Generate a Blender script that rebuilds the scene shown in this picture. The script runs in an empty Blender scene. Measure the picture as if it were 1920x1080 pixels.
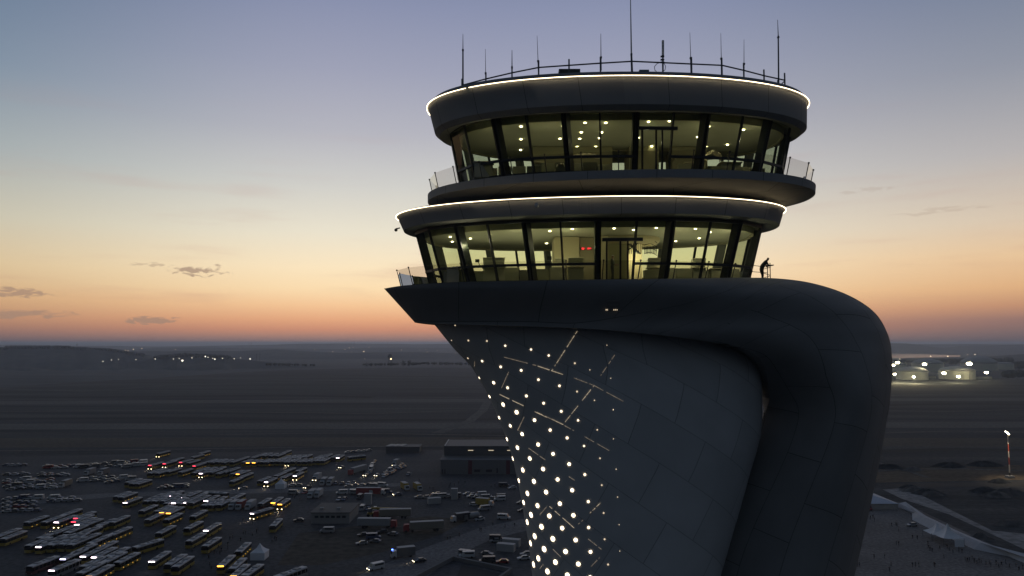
import bpy, bmesh, math, random
from mathutils import Vector, Matrix
random.seed(7)
SC = bpy.context.scene
COL = SC.collection
PI = math.pi
F = 1400.0
CAMZ = 74.0
HOR = 643.0
P = math.atan((HOR - 540) / F)
cP, sP = math.cos(P), math.sin(P)

# ---------- camera geometry (used to measure the photograph) ----------
def ray(X, Y):
    a = (X - 960) / F; b = (540 - Y) / F
    return Vector((a, cP - b * sP, sP + b * cP))
def at(X, Y, depth):
    r = ray(X, Y); t = depth / r.y
    return Vector((r.x * t, depth, CAMZ + r.z * t))
def gnd(X, Y, z=0.0):
    r = ray(X, Y); t = (z - CAMZ) / r.z
    return Vector((r.x * t, r.y * t, z))
def proj(p):
    d = Vector(p) - Vector((0, 0, CAMZ))
    fw = d.y * cP + d.z * sP; up = -d.y * sP + d.z * cP
    return 960 + F * d.x / fw, 540 - F * up / fw
def lerp(a, b, t): return a + (b - a) * t
def sm(a, b, x):
    t = max(0.0, min(1.0, (x - a) / (b - a))); return t * t * (3 - 2 * t)
def interp(tab, x):
    if x <= tab[0][0]: return tab[0][1]
    for (x0, y0), (x1, y1) in zip(tab, tab[1:]):
        if x <= x1: return y0 + (y1 - y0) * (x - x0) / (x1 - x0)
    return tab[-1][1]
def catmull(pts, t):
    n = len(pts) - 1; i = min(int(t * n), n - 1); f = t * n - i
    g = lambda k: pts[max(0, min(n, k))]
    p0, p1, p2, p3 = g(i - 1), g(i), g(i + 1), g(i + 2)
    return tuple(0.5 * (2 * b + (c - a) * f + (2 * a - 5 * b + 4 * c - d) * f * f + (3 * b - a - 3 * c + d) * f ** 3)
                 for a, b, c, d in zip(p0, p1, p2, p3))

# ---------- materials ----------
MATS = {}
def srgb(c):
    return tuple((x / 12.92 if x <= 0.04045 else ((x + 0.055) / 1.055) ** 2.4) for x in c)
def mat(name, col, rough=0.6, metal=0.0, emit=None, es=0.0, noise=0.0, nscale=3.0, spec=0.5):
    if name in MATS: return MATS[name]
    m = bpy.data.materials.new(name); m.use_nodes = True
    nt = m.node_tree; b = nt.nodes['Principled BSDF']
    b.inputs['Base Color'].default_value = (*col, 1)
    b.inputs['Roughness'].default_value = rough
    b.inputs['Metallic'].default_value = metal
    b.inputs['Specular IOR Level'].default_value = spec
    if emit:
        b.inputs['Emission Color'].default_value = (*emit, 1)
        b.inputs['Emission Strength'].default_value = es
    if noise:
        tc = nt.nodes.new('ShaderNodeTexCoord'); n = nt.nodes.new('ShaderNodeTexNoise')
        n.inputs['Scale'].default_value = nscale; n.inputs['Detail'].default_value = 4
        nt.links.new(tc.outputs['Object'], n.inputs['Vector'])
        mx = nt.nodes.new('ShaderNodeMix'); mx.data_type = 'RGBA'
        mx.inputs[6].default_value = (*[c * (1 - noise) for c in col], 1)
        mx.inputs[7].default_value = (*[min(1, c * (1 + noise)) for c in col], 1)
        nt.links.new(n.outputs['Fac'], mx.inputs[0]); nt.links.new(mx.outputs[2], b.inputs['Base Color'])
    MATS[name] = m; return m
def glass_mat(name, tint, refl=1.0, rough=0.0):
    m = bpy.data.materials.new(name); m.use_nodes = True; nt = m.node_tree
    nt.nodes.clear()
    out = nt.nodes.new('ShaderNodeOutputMaterial'); mix = nt.nodes.new('ShaderNodeMixShader')
    tr = nt.nodes.new('ShaderNodeBsdfTransparent'); gl = nt.nodes.new('ShaderNodeBsdfGlossy')
    fr = nt.nodes.new('ShaderNodeFresnel'); fr.inputs['IOR'].default_value = 1.45
    mu = nt.nodes.new('ShaderNodeMath'); mu.operation = 'MULTIPLY'; mu.inputs[1].default_value = refl
    tr.inputs['Color'].default_value = (*tint, 1); gl.inputs['Roughness'].default_value = rough
    gl.inputs['Color'].default_value = (.9, .95, .95, 1)
    nt.links.new(fr.outputs[0], mu.inputs[0]); nt.links.new(mu.outputs[0], mix.inputs[0])
    nt.links.new(tr.outputs[0], mix.inputs[1]); nt.links.new(gl.outputs[0], mix.inputs[2])
    nt.links.new(mix.outputs[0], out.inputs[0])
    MATS[name] = m; return m
def cladding(name, col, uvrot, bw, bh, seam=0.35, var=0.08):
    """painted metal panels with thin open joints, laid out on the mesh's UVs (metres)"""
    m = bpy.data.materials.new(name); m.use_nodes = True; nt = m.node_tree
    b = nt.nodes['Principled BSDF']; b.inputs['Roughness'].default_value = 0.75
    b.inputs['Specular IOR Level'].default_value = .12
    uv = nt.nodes.new('ShaderNodeUVMap'); mp = nt.nodes.new('ShaderNodeMapping')
    mp.inputs['Rotation'].default_value = (0, 0, uvrot)
    br = nt.nodes.new('ShaderNodeTexBrick')
    br.inputs['Scale'].default_value = 1; br.inputs['Brick Width'].default_value = bw
    br.inputs['Row Height'].default_value = bh; br.inputs['Mortar Size'].default_value = 0.020
    br.inputs['Mortar Smooth'].default_value = 0.3
    br.inputs['Color1'].default_value = (*[c * (1 - var) for c in col], 1)
    br.inputs['Color2'].default_value = (*[c * (1 + var) for c in col], 1)
    br.inputs['Mortar'].default_value = (*[c * seam for c in col], 1)
    nt.links.new(uv.outputs[0], mp.inputs[0]); nt.links.new(mp.outputs[0], br.inputs['Vector'])
    no = nt.nodes.new('ShaderNodeTexNoise'); no.inputs['Scale'].default_value = .35; no.inputs['Detail'].default_value = 6
    nt.links.new(uv.outputs[0], no.inputs['Vector'])
    mr = nt.nodes.new('ShaderNodeMapRange'); mr.inputs[3].default_value = .8; mr.inputs[4].default_value = 1.2
    nt.links.new(no.outputs[0], mr.inputs[0])
    mx = nt.nodes.new('ShaderNodeMix'); mx.data_type = 'RGBA'; mx.blend_type = 'MULTIPLY'; mx.inputs[0].default_value = 1
    nt.links.new(br.outputs['Color'], mx.inputs[6]); nt.links.new(mr.outputs[0], mx.inputs[7])
    nt.links.new(mx.outputs[2], b.inputs['Base Color'])
    bu = nt.nodes.new('ShaderNodeBump'); bu.inputs['Strength'].default_value = .5; bu.inputs['Distance'].default_value = .03
    inv = nt.nodes.new('ShaderNodeMath'); inv.operation = 'SUBTRACT'; inv.inputs[0].default_value = 1
    nt.links.new(br.outputs['Fac'], inv.inputs[1]); nt.links.new(inv.outputs[0], bu.inputs['Height'])
    nt.links.new(bu.outputs[0], b.inputs['Normal'])
    MATS[name] = m; return m

# ---------- mesh builder ----------
class MB:
    def __init__(s): s.v = []; s.f = []; s.m = []; s.uv = None
    def add(s, vs, fs, mi=0):
        o = len(s.v); s.v += [tuple(v) for v in vs]
        s.f += [tuple(i + o for i in f) for f in fs]; s.m += [mi] * len(fs); return s
    def box(s, c, d, mi=0, rz=0.0, M=None):
        x, y, z = (k / 2 for k in d); vs = []
        for sz in (-z, z):
            for sx, sy in ((-x, -y), (x, -y), (x, y), (-x, y)):
                p = Vector((sx, sy, sz))
                if rz: p = Matrix.Rotation(rz, 3, 'Z') @ p
                if M: p = M @ p
                vs.append(p + Vector(c))
        return s.add(vs, [(3, 2, 1, 0), (4, 5, 6, 7), (0, 1, 5, 4), (1, 2, 6, 5), (2, 3, 7, 6), (3, 0, 4, 7)], mi)
    def tube(s, a, b, r, r2=None, n=6, mi=0):
        a = Vector(a); b = Vector(b); r2 = r if r2 is None else r2
        d = (b - a).normalized(); u = d.orthogonal().normalized(); w = d.cross(u)
        vs = [a + (u * math.cos(2 * PI * i / n) + w * math.sin(2 * PI * i / n)) * r for i in range(n)]
        vs += [b + (u * math.cos(2 * PI * i / n) + w * math.sin(2 * PI * i / n)) * r2 for i in range(n)]
        fs = [(i, (i + 1) % n, n + (i + 1) % n, n + i) for i in range(n)]
        fs += [tuple(range(n - 1, -1, -1)), tuple(range(n, 2 * n))]
        return s.add(vs, fs, mi)
    def bar(s, a, b, w, h, mi=0, up=(0, 0, 1)):
        a = Vector(a); b = Vector(b); d = (b - a).normalized(); u = Vector(up)
        side = d.cross(u).normalized(); u = side.cross(d).normalized()
        vs = []
        for p in (a, b):
            for i, j in ((-1, -1), (1, -1), (1, 1), (-1, 1)): vs.append(p + side * i * w / 2 + u * j * h / 2)
        return s.add(vs, [(3, 2, 1, 0), (4, 5, 6, 7), (0, 1, 5, 4), (1, 2, 6, 5), (2, 3, 7, 6), (3, 0, 4, 7)], mi)
    def ringloft(s, rings, mi=0, capa=False, capb=False, closed=True):
        n = len(rings[0]); o = len(s.v)
        for r in rings: s.v += [tuple(p) for p in r]
        for k in range(len(rings) - 1):
            for i in range(n if closed else n - 1):
                j = (i + 1) % n
                s.f.append((o + k * n + i, o + k * n + j, o + (k + 1) * n + j, o + (k + 1) * n + i)); s.m.append(mi)
        if capa: s.f.append(tuple(o + i for i in range(n - 1, -1, -1))); s.m.append(mi)
        if capb: s.f.append(tuple(o + (len(rings) - 1) * n + i for i in range(n))); s.m.append(mi)
        return s
    def lathe(s, c, prof, n=24, mi=0, cap=True):
        rings = [[(c[0] + r * math.cos(2 * PI * i / n), c[1] + r * math.sin(2 * PI * i / n), c[2] + z) for i in range(n)] for r, z in prof]
        return s.ringloft(rings, mi, cap, cap)
    def build(s, name, mats, parent=None, smooth=False, loc=None, angle=None):
        me = bpy.data.meshes.new(name); me.from_pydata(s.v, [], s.f)
        if not isinstance(mats, (list, tuple)): mats = [mats]
        for m in mats: me.materials.append(m)
        me.polygons.foreach_set('material_index', s.m)
        if s.uv:
            ul = me.uv_layers.new(name='UVMap')
            for l in me.loops: ul.data[l.index].uv = s.uv[l.vertex_index]
        if smooth: me.polygons.foreach_set('use_smooth', [True] * len(me.polygons))
        me.update()
        o = bpy.data.objects.new(name, me); COL.objects.link(o)
        if smooth and angle:
            try: me.set_sharp_from_angle(angle=angle)
            except Exception: pass
        if loc: o.location = loc
        if parent: o.parent = parent
        return o
def tag(o, label=None, cat=None, group=None, kind=None):
    if label: o['label'] = label
    if cat: o['category'] = cat
    if group: o['group'] = group
    if kind: o['kind'] = kind
    return o
def empty(name, loc=(0, 0, 0), rz=0.0, label=None, cat=None, group=None):
    o = bpy.data.objects.new(name, None); COL.objects.link(o)
    o.empty_display_size = .5; o.location = loc; o.rotation_euler = (0, 0, rz)
    return tag(o, label, cat, group)
def copy_tree(o, parent=None):
    c = o.copy(); COL.objects.link(c); c.parent = parent
    for ch in list(KIDS.get(o.name, [])):
        copy_tree(ch, c)
    return c
KIDS = {}
def freeze(o):
    """remember the children of a finished prototype"""
    KIDS[o.name] = [c for c in o.children]
    for c in o.children: freeze(c)

# ---------- camera ----------
cd = bpy.data.cameras.new('camera'); cam = bpy.data.objects.new('camera', cd); COL.objects.link(cam)
cam.location = (0, 0, CAMZ); cam.rotation_euler = (PI / 2 + P, 0, 0)
cd.sensor_width = 36; cd.lens = 36 * F / 1920; cd.clip_start = .5; cd.clip_end = 120000
SC.camera = cam
SC.view_settings.view_transform = 'Standard'; SC.view_settings.look = 'None'
SC.view_settings.exposure = 0.14; SC.view_settings.gamma = 1
SC.cycles.use_denoising = True
SC.cycles.max_bounces = 6; SC.cycles.transparent_max_bounces = 24
SC.cycles.sample_clamp_indirect = 4

# ---------- world: dusk sky ----------
SUNAZ = math.radians(-3)     # afterglow centre, measured from +Y towards +X
w = bpy.data.worlds.new('World'); SC.world = w; w.use_nodes = True
nt = w.node_tree; nt.nodes.clear(); N = nt.nodes.new; L = nt.links.new
out = N('ShaderNodeOutputWorld'); bg = N('ShaderNodeBackground'); L(bg.outputs[0], out.inputs[0])
tc = N('ShaderNodeTexCoord'); sep = N('ShaderNodeSeparateXYZ'); L(tc.outputs['Generated'], sep.inputs[0])
def math_(op, a, b=None, c=None, clamp=False):
    n = N('ShaderNodeMath'); n.operation = op; n.use_clamp = clamp
    for k, v in enumerate((a, b, c)):
        if v is None: continue
        if isinstance(v, (int, float)): n.inputs[k].default_value = v
        else: L(v, n.inputs[k])
    return n.outputs[0]
def ramp(fac, stops, interp_='LINEAR'):
    r = N('ShaderNodeValToRGB'); r.color_ramp.interpolation = interp_
    els = r.color_ramp.elements
    while len(els) > 1: els.remove(els[0])
    els[0].position = stops[0][0]; els[0].color = (*srgb([c / 255 for c in stops[0][1]]), 1)
    for p, c in stops[1:]:
        e = els.new(p); e.color = (*srgb([k / 255 for k in c]), 1)
    L(fac, r.inputs[0]); return r.outputs[0]
def mixc(f, a, b, mode='MIX'):
    n = N('ShaderNodeMix'); n.data_type = 'RGBA'; n.blend_type = mode
    if isinstance(f, (int, float)): n.inputs[0].default_value = f
    else: L(f, n.inputs[0])
    for k, v in ((6, a), (7, b)):
        if isinstance(v, tuple): n.inputs[k].default_value = (*v, 1)
        else: L(v, n.inputs[k])
    return n.outputs[2]
ez = math_('MULTIPLY', sep.outputs[2], 2.0, clamp=True)      # sin(elev)*2
sz = lambda y: min(1, 2 * math.sin(math.atan((HOR - y) / F)))
WEST = [(0, (132, 108, 106)), (sz(634), (158, 122, 112)), (sz(618), (202, 140, 112)), (sz(600), (224, 164, 124)),
        (sz(575), (238, 192, 146)), (sz(545), (244, 214, 170)), (sz(505), (243, 222, 186)), (sz(440), (226, 218, 198)),
        (sz(350), (200, 199, 194)), (sz(250), (174, 174, 183)), (sz(130), (152, 155, 175)), (sz(0), (132, 139, 166)), (1, (102, 115, 144))]
SIDE = [(0, (96, 86, 94)), (sz(628), (128, 102, 98)), (sz(604), (170, 130, 104)), (sz(568), (194, 156, 116)), (sz(520), (202, 178, 140)),
        (sz(450), (186, 180, 160)), (sz(340), (150, 160, 162)), (sz(200), (112, 132, 150)), (sz(0), (82, 106, 132)), (1, (62, 78, 104))]
EAST = [(0, (38, 42, 48)), (.12, (52, 59, 66)), (.3, (66, 75, 84)), (.6, (68, 78, 88)), (1, (64, 75, 90))]
ny = math_('ARCTAN2', sep.outputs[0], sep.outputs[1])          # azimuth from +Y
daz = math_('ABSOLUTE', math_('SUBTRACT', ny, SUNAZ))
RSIDE = [(0, (88, 80, 90)), (sz(628), (112, 96, 98)), (sz(606), (140, 110, 104)), (sz(585), (184, 136, 108)), (sz(555), (214, 168, 124)), (sz(505), (222, 188, 148)),
         (sz(450), (208, 190, 168)), (sz(340), (174, 170, 170)), (sz(200), (138, 143, 156)), (sz(0), (102, 116, 142)), (1, (68, 82, 108))]
west = ramp(ez, WEST); side = ramp(ez, SIDE); rside = ramp(ez, RSIDE); east = ramp(ez, EAST)
def mrange(v, a, b):
    n = N('ShaderNodeMapRange'); n.interpolation_type = 'SMOOTHSTEP'; n.clamp = True
    n.inputs[1].default_value = a; n.inputs[2].default_value = b; L(v, n.inputs[0]); return n.outputs[0]
side = mixc(mrange(ny, -.15, .15), side, rside)
c1 = mixc(mrange(daz, math.radians(9), math.radians(42)), west, side)
c2 = mixc(mrange(daz, math.radians(44), math.radians(112)), c1, east)
zf = mrange(sep.outputs[2], .45, .95)
c3 = mixc(zf, c2, srgb((.26, .30, .36)))
# faint streaks of high cloud + a few small dark clouds low in the sky
mp = N('ShaderNodeMapping'); mp.inputs['Scale'].default_value = (2.2, 2.2, 22); L(tc.outputs['Generated'], mp.inputs[0])
nz = N('ShaderNodeTexNoise'); nz.inputs['Scale'].default_value = 2.0; nz.inputs['Detail'].default_value = 7; L(mp.outputs[0], nz.inputs[0])
lowband = math_('MULTIPLY', mrange(sep.outputs[2], .0, .03), math_('SUBTRACT', 1.0, mrange(sep.outputs[2], .10, .34)))
st = math_('MULTIPLY', mrange(nz.outputs[0], .52, .75), lowband)
c4 = mixc(math_('MULTIPLY', st, .22), c3, srgb((.70, .50, .46)))
def cloud(X, Y, wx, hy, thr, seed, col=(.56, .47, .42), dens=.75):
    d = ray(X, Y).normalized(); az0 = math.atan2(d.x, d.y); e0 = math.asin(d.z)
    du = math_('DIVIDE', math_('SUBTRACT', ny, az0), wx / F); dv = math_('DIVIDE', math_('SUBTRACT', sep.outputs[2], math.sin(e0)), hy / F)
    rr = math_('ADD', math_('MULTIPLY', du, du), math_('MULTIPLY', dv, dv))
    cmb = N('ShaderNodeCombineXYZ'); L(math_('MULTIPLY', du, 2.4), cmb.inputs[0]); L(math_('MULTIPLY', dv, 1.1), cmb.inputs[1]); cmb.inputs[2].default_value = seed
    n = N('ShaderNodeTexNoise'); n.inputs['Scale'].default_value = 1.3; n.inputs['Detail'].default_value = 5; n.inputs['Distortion'].default_value = .6
    L(cmb.outputs[0], n.inputs[0])
    v = math_('SUBTRACT', n.outputs[0], math_('MULTIPLY', rr, .32))
    return math_('MULTIPLY', mrange(v, thr, thr + .16), dens)
for (X, Y, wx, hy, thr, seed, dn) in ((30, 549, 75, 10, .30, 3.1, .7), (20, 588, 105, 11, .30, 8.2, .7), (372, 508, 62, 14, .34, 5.5, .75),
                                  (283, 600, 55, 9, .29, 1.7, .75), (280, 496, 42, 6, .36, 9.4, .4), (1620, 356, 60, 9, .38, 2.2, .2), (1760, 395, 120, 12, .38, 6.2, .2)):
    c4 = mixc(cloud(X, Y, wx, hy, thr, seed, dens=dn), c4, srgb((.60, .50, .44)))
# atmospheric scattering term from the physical sky, sun just below the horizon
sk = N('ShaderNodeTexSky'); sk.sky_type = 'NISHITA'; sk.sun_disc = False
sk.sun_elevation = math.radians(-3); sk.sun_rotation = SUNAZ
c5 = mixc(1.0, c4, mixc(1.0, sk.outputs[0], (.008, .008, .008), 'MULTIPLY'), 'ADD')
L(c5, bg.inputs[0]); bg.inputs[1].default_value = 1.0
sl = bpy.data.lights.new('sun', 'SUN'); so = bpy.data.objects.new('sun', sl); COL.objects.link(so)
sl.energy = .03; sl.angle = math.radians(12); sl.color = (1, .6, .4)
so.rotation_euler = (math.radians(88), 0, PI - SUNAZ); so.location = (0, 900, 300)
def point(loc, e, col=(1, .85, .6), r=.15, typ='POINT', name='lamp_or_fill_light'):
    l = bpy.data.lights.new(name, typ); l.energy = e; l.color = col; l.shadow_soft_size = r
    o = bpy.data.objects.new(name, l); COL.objects.link(o); o.location = loc; return o
# =====================================================================
#  CONTROL TOWER
# =====================================================================
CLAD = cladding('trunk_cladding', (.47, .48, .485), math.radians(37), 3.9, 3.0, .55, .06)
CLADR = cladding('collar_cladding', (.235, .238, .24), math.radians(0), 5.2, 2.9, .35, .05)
FASC = cladding('fascia_panels', (.30, .30, .30), 0, 3.3, 30, .35, .03)
SOFF = cladding('soffit_panels', (.30, .29, .265), math.radians(28), 6, 3.2, .4, .05)
DARKF = mat('dark_frame', (.018, .02, .022), .45)
DECK = mat('deck', (.16, .16, .165), .8, noise=.2)
LED = mat('warm_led', (1, 1, 1), emit=(1.0, .80, .50), es=4.5)
HOLE = mat('lit_hole', (1, 1, 1), emit=(1.0, .80, .55), es=3.6); HOLEM = mat('lit_hole_mid', (1, 1, 1), emit=(1.0, .80, .56), es=1.9)
HOLED = mat('dim_hole', (1, 1, 1), emit=(1.0, .78, .52), es=.75)
SEAML = mat('seam_glow', (1, 1, 1), emit=(1.0, .78, .50), es=.42)
DOWN = mat('downlight_lamp', (1, 1, 1), emit=(1.0, .86, .55), es=14.0)
GLASS = glass_mat('olive_cab_glass', (.82, .88, .70), .5)
BGLASS = glass_mat('balustrade_glass', (.80, .78, .76), 1.2)
INT_CEIL = mat('cab_ceiling', (.46, .46, .35), .8, noise=.08, nscale=1.5)
INT_FLOOR = mat('cab_carpet', (.22, .21, .17), .9, noise=.2)
INT_WALL = mat('cab_wall', (.62, .55, .36), .8)

YC = 50.8
TW = empty('control_tower', (0, YC, 0), label='tall curved white airport control tower with two lit glass cabs stacked on top', cat='control tower')
def tpart(mb, name, m, parent=None, **k):
    """mesh given in world coordinates, hung under the tower (or one of its parts)"""
    o = mb.build(name, m, **k)
    par = parent or TW
    o.parent = par
    if par is TW: o.matrix_parent_inverse = Matrix.Translation((0, -YC, 0))
    return o

class Ring:
    def __init__(s, xl, xr, ynear, front, b, n=2.3, rot=0.0, z=None, N=96):
        s.b = b; s.n = n; s.rot = rot; s.N = N
        s.z = at((xl + xr) / 2, ynear, front).z if z is None else z
        s.xc = 0; s.a = 12; s.yc = front + b
        for _ in range(14):
            pts = s.pts(160); X = [proj(p)[0] for p in pts]; Y = [proj(p) for p in pts]
            l, r = min(X), max(X); sc = s.yc / F
            s.a += ((xr - xl) - (r - l)) / 2 * sc; s.xc += ((xr + xl) - (r + l)) / 2 * sc
            my = min(s.pts(160), key=lambda p: p[1])
            s.yc += front - my[1]
            if z is None: s.z += (proj(my)[1] - ynear) * my[1] / F
    def pt(s, th, off=0.0, dz=0.0):
        c, q = math.cos(th), math.sin(th)
        x = abs(c) ** (2 / s.n) * (1 if c >= 0 else -1) * (s.a + off); y = abs(q) ** (2 / s.n) * (1 if q >= 0 else -1) * (s.b + off)
        cr, sr = math.cos(s.rot), math.sin(s.rot)
        return Vector((s.xc + x * cr - y * sr, s.yc + x * sr + y * cr, s.z + dz))
    def pts(s, N=None, off=0.0, dz=0.0):
        N = N or s.N; return [s.pt(-PI / 2 + 2 * PI * (i + .5) / N, off, dz) for i in range(N)]
    def arc(s, K, start=0.0, off=0.0, dz=0.0):
        """K points equally spaced along the perimeter, first at fraction start from the nearest point"""
        M = 720; p = [s.pt(-PI / 2 + 2 * PI * i / M, off, dz) for i in range(M + 1)]
        L_ = [0]
        for i in range(M): L_.append(L_[-1] + (p[i + 1] - p[i]).length)
        res = []; tot = L_[-1]
        for k in range(K):
            t = ((start + k / K) % 1.0) * tot
            i = next(j for j in range(M) if L_[j + 1] >= t)
            res.append(p[i].lerp(p[i + 1], (t - L_[i]) / (L_[i + 1] - L_[i])))
        return res
ROT = math.radians(-6.5)
glb = Ring(806, 1405, 527, 46.0, 5.6, 2.5, ROT)      # lower cab glass, bottom
glt = Ring(779, 1431, 410, 44.9, 6.4, 2.5, ROT)
led_l = Ring(743, 1473, 367, 43.5, 7.2, 2.2, ROT)
fl_b = Ring(757, 1462, 400, 43.8, 6.9, 2.2, ROT)
fl_c = Ring(775, 1436, 405, 44.5, 6.5, 2.3, ROT)
sl_t = Ring(802, 1530, 317, 43.2, 7.5, 2.2, ROT)
sl_b = Ring(802, 1529, 333, 43.2, 7.5, 2.2, ROT)
gub = Ring(862, 1466, 322, 46.4, 5.4, 2.5, 0)
gut = Ring(842, 1487, 207, 45.2, 6.2, 2.5, 0)
led_u = Ring(801, 1517, 141, 43.4, 6.8, 2.15, 0)
fu_b = Ring(815, 1513, 195, 43.7, 6.5, 2.15, 0)
ru_t = Ring(812, 1508, 134, 44.0, 6.2, 2.15, 0)
FLZ = at(1100, 527, 46.0).z; 
# ---- trunk ----
def ringuv(mb, rings):
    mb.uv = []
    for r in rings:
        u = 0; prev = None
        for p in r:
            p = Vector(p)
            if prev is not None: u += (Vector((p.x, p.y, 0)) - Vector((prev.x, prev.y, 0))).length
            mb.uv.append((u, p.z)); prev = p
TL = [(560, 775), (600, 805), (608, 812), (655, 850), (685, 880), (725, 905), (765, 925), (815, 945), (860, 960), (905, 970), (960, 980), (1020, 990), (1080, 997), (1160, 1004)]
TR = [(560, 1375), (640, 1382), (648, 1392), (656, 1404), (668, 1415), (680, 1422), (695, 1426), (740, 1428), (790, 1427), (815, 1424), (845, 1416), (880, 1405), (940, 1388), (1000, 1370), (1080, 1346), (1160, 1322)]
TB = 4.7
def trunk_sec(Y):
    xl, xr = interp(TL, Y), interp(TR, Y)
    a = at(xl, Y, YC); b = at(xr, Y, YC)
    return a, b
rings = []
for k in range(61):
    Y = 600 + k * 9.3
    a, b = trunk_sec(Y); xc = (a.x + b.x) / 2; A = (b.x - a.x) / 2 * .993; z = (a.z + b.z) / 2
    rings.append([(xc - A * math.cos(2 * PI * i / 96), YC - TB * math.sin(2 * PI * i / 96), z) for i in range(96)])
last = rings[-1]; zl = last[0][2]
for k in range(1, 9):
    t = k / 8; z = zl * (1 - t); s = 1 + .25 * t * t
    cx = sum(p[0] for p in last) / 96
    rings.append([(cx + (p[0] - cx) * s, YC + (p[1] - YC) * s, z) for p in last])
mb = MB(); mb.ringloft(rings, capa=False); ringuv(mb, rings)
trunk = tpart(mb, 'trunk', CLAD, smooth=True)
def trunk_pt(X, Y, off=.03):
    xl, xr = interp(TL, Y), interp(TR, Y)
    u = max(-.997, min(.997, (X - (xl + xr) / 2) / ((xr - xl) / 2)))
    # iterate: the point of the section seen at this pixel
    a, b = trunk_sec(Y); A = (b.x - a.x) / 2 * .993; xc = (a.x + b.x) / 2
    d = YC
    for _ in range(8):
        p = at(X, Y, d); a, b = trunk_sec_z(p.z); A = (b - a) / 2 * .993; xc = (a + b) / 2
        q = max(-.999, min(.999, (p.x - xc) / A)); d = YC - TB * math.sqrt(1 - q * q)
    p = at(X, Y, d)
    nx = q / A; nyv = -math.sqrt(1 - q * q) / TB
    dz = .5; a2, b2 = trunk_sec_z(p.z + dz); A2 = (b2 - a2) / 2 * .993; x2 = (a2 + b2) / 2
    n = Vector((nx, nyv, 0)).normalized()
    # slope of the surface along z
    xs = x2 + q * A2; tz = Vector((xs - p.x, 0, dz)); tx = Vector((-n.y, n.x, 0))
    n = tx.cross(tz).normalized()
    if n.y > 0: n = -n
    return p + n * off, n
_zs = []
for Y in range(560, 1180, 10):
    a, b = trunk_sec(Y); _zs.append((a.z, a.x, b.x))
def trunk_sec_z(z):
    for (z0, a0, b0), (z1, a1, b1) in zip(_zs, _zs[1:]):
        if z >= z1:
            t = (z0 - z) / (z0 - z1); return a0 + (a1 - a0) * t, b0 + (b1 - b0) * t
    return _zs[-1][1:]
# ---- lit holes: (x, y, diameter px) measured in the two enlarged crops ----
H5 = [(518,371,3),(495,466,2.5),(602,467,4),(719,470,4),(835,500,4.5),(998,524,4.5),(1110,562,4.7),(1275,611,4),(1370,653,2.3),(1502,706,1.8),(1478,497,1.6),
      (599,579,4),(689,597,5.2),(806,634,5.2),(936,656,5.5),(1045,715,5),(1178,754,5),(1289,790,4),(1399,846,2.8),(1518,905,2.2),
      (671,703,5),(762,734,6.5),(850,766,6),(969,818,6),(1078,864,5.5),(1189,915,5.2),(1296,972,4.4),(1416,1032,3),
      (736,822,6.5),(822,872,8),(907,921,8.6),(1020,971,6.5),(1119,1034,6.2),(796,955,6.5),(867,1007,6.6),(942,1059,7.4)]
H6 = [(217,0,6),(299,44,7.6),(190,78,6.5),(260,130,6),(335,182,6.5),(413,93,6.4),(512,156,6.2),(582,38,5.4),(688,96,4.3),(810,155,3),(911,27,2.4),
      (239,214,8),(305,268,8.5),(436,248,7.3),(530,307,6.6),(619,206,6),(726,257,4.4),(827,335,3.4),(912,212,1.6),(276,337,8.5),(339,409,9.5),(383,336,8),
      (467,403,8),(559,469,7.4),(632,372,6.8),(731,438,5.6),(838,505,3.5),(929,404,2.4),(314,476,8.8),(409,481,9),(368,557,9.8),(486,549,8.6),(573,622,8),
      (651,537,7.4),(753,609,6),(850,681,3.6),(938,580,2.2),(344,615,9.5),(432,635,9),(391,693,11),(507,700,9),(659,696,8),(755,773,6.3),(856,847,3.8),(948,755,1.8),
      (367,739,11),(457,768,10.6),(588,777,8.2),(673,852,8.2),(767,927,6.8),(878,1007,4),(414,828,11.2),(529,845,10.2),(609,925,9.4),(690,1004,8.8),(388,873,11),
      (474,910,11.3),(545,992,10),(437,968,11),(407,1007,11.5),(495,1051,10.6),(621,1074,9.2),(765,1088,7),(455,1120,11),(560,1140,10.6),(700,1150,9),(952,922,1.6)]
holes = [(700 + x / 3.375, 500 + y / 3.375, d) for x, y, d in H5] + [(880 + x / 3.375, 760 + y / 3.375, d) for x, y, d in H6]
holes.sort(key=lambda h: -h[2])
rest = MB()
for hi, (X, Y, d) in enumerate(holes):
    p, n = trunk_pt(X, Y, .03)
    r = max(d * (.78 if d < 5 else .84 if d < 7 else .86), 1.5) / 2 * p.y / F * (1.0 if d > 3 else .9)
    t1 = Vector((0, 0, 1)).cross(n).normalized(); t2 = n.cross(t1)
    m_ = MB(); Nn = 16
    vs = [p + (t1 * math.cos(2 * PI * i / Nn) + t2 * math.sin(2 * PI * i / Nn)) * r for i in range(Nn)]
    vs += [v - n * .12 for v in vs]
    m_.add(vs, [tuple(range(Nn))] + [(i, Nn + i, Nn + (i + 1) % Nn, (i + 1) % Nn) for i in range(Nn)])
    if hi < 98: tpart(m_, 'light_hole', HOLE if d > 6.3 else HOLEM if d > 4 else HOLED, trunk)
    else: rest.add(m_.v, m_.f, 0 if d > 4 else 1)
o = tpart(rest, 'small_light_holes', [HOLEM, HOLED], trunk); o['kind'] = 'stuff'
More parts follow.
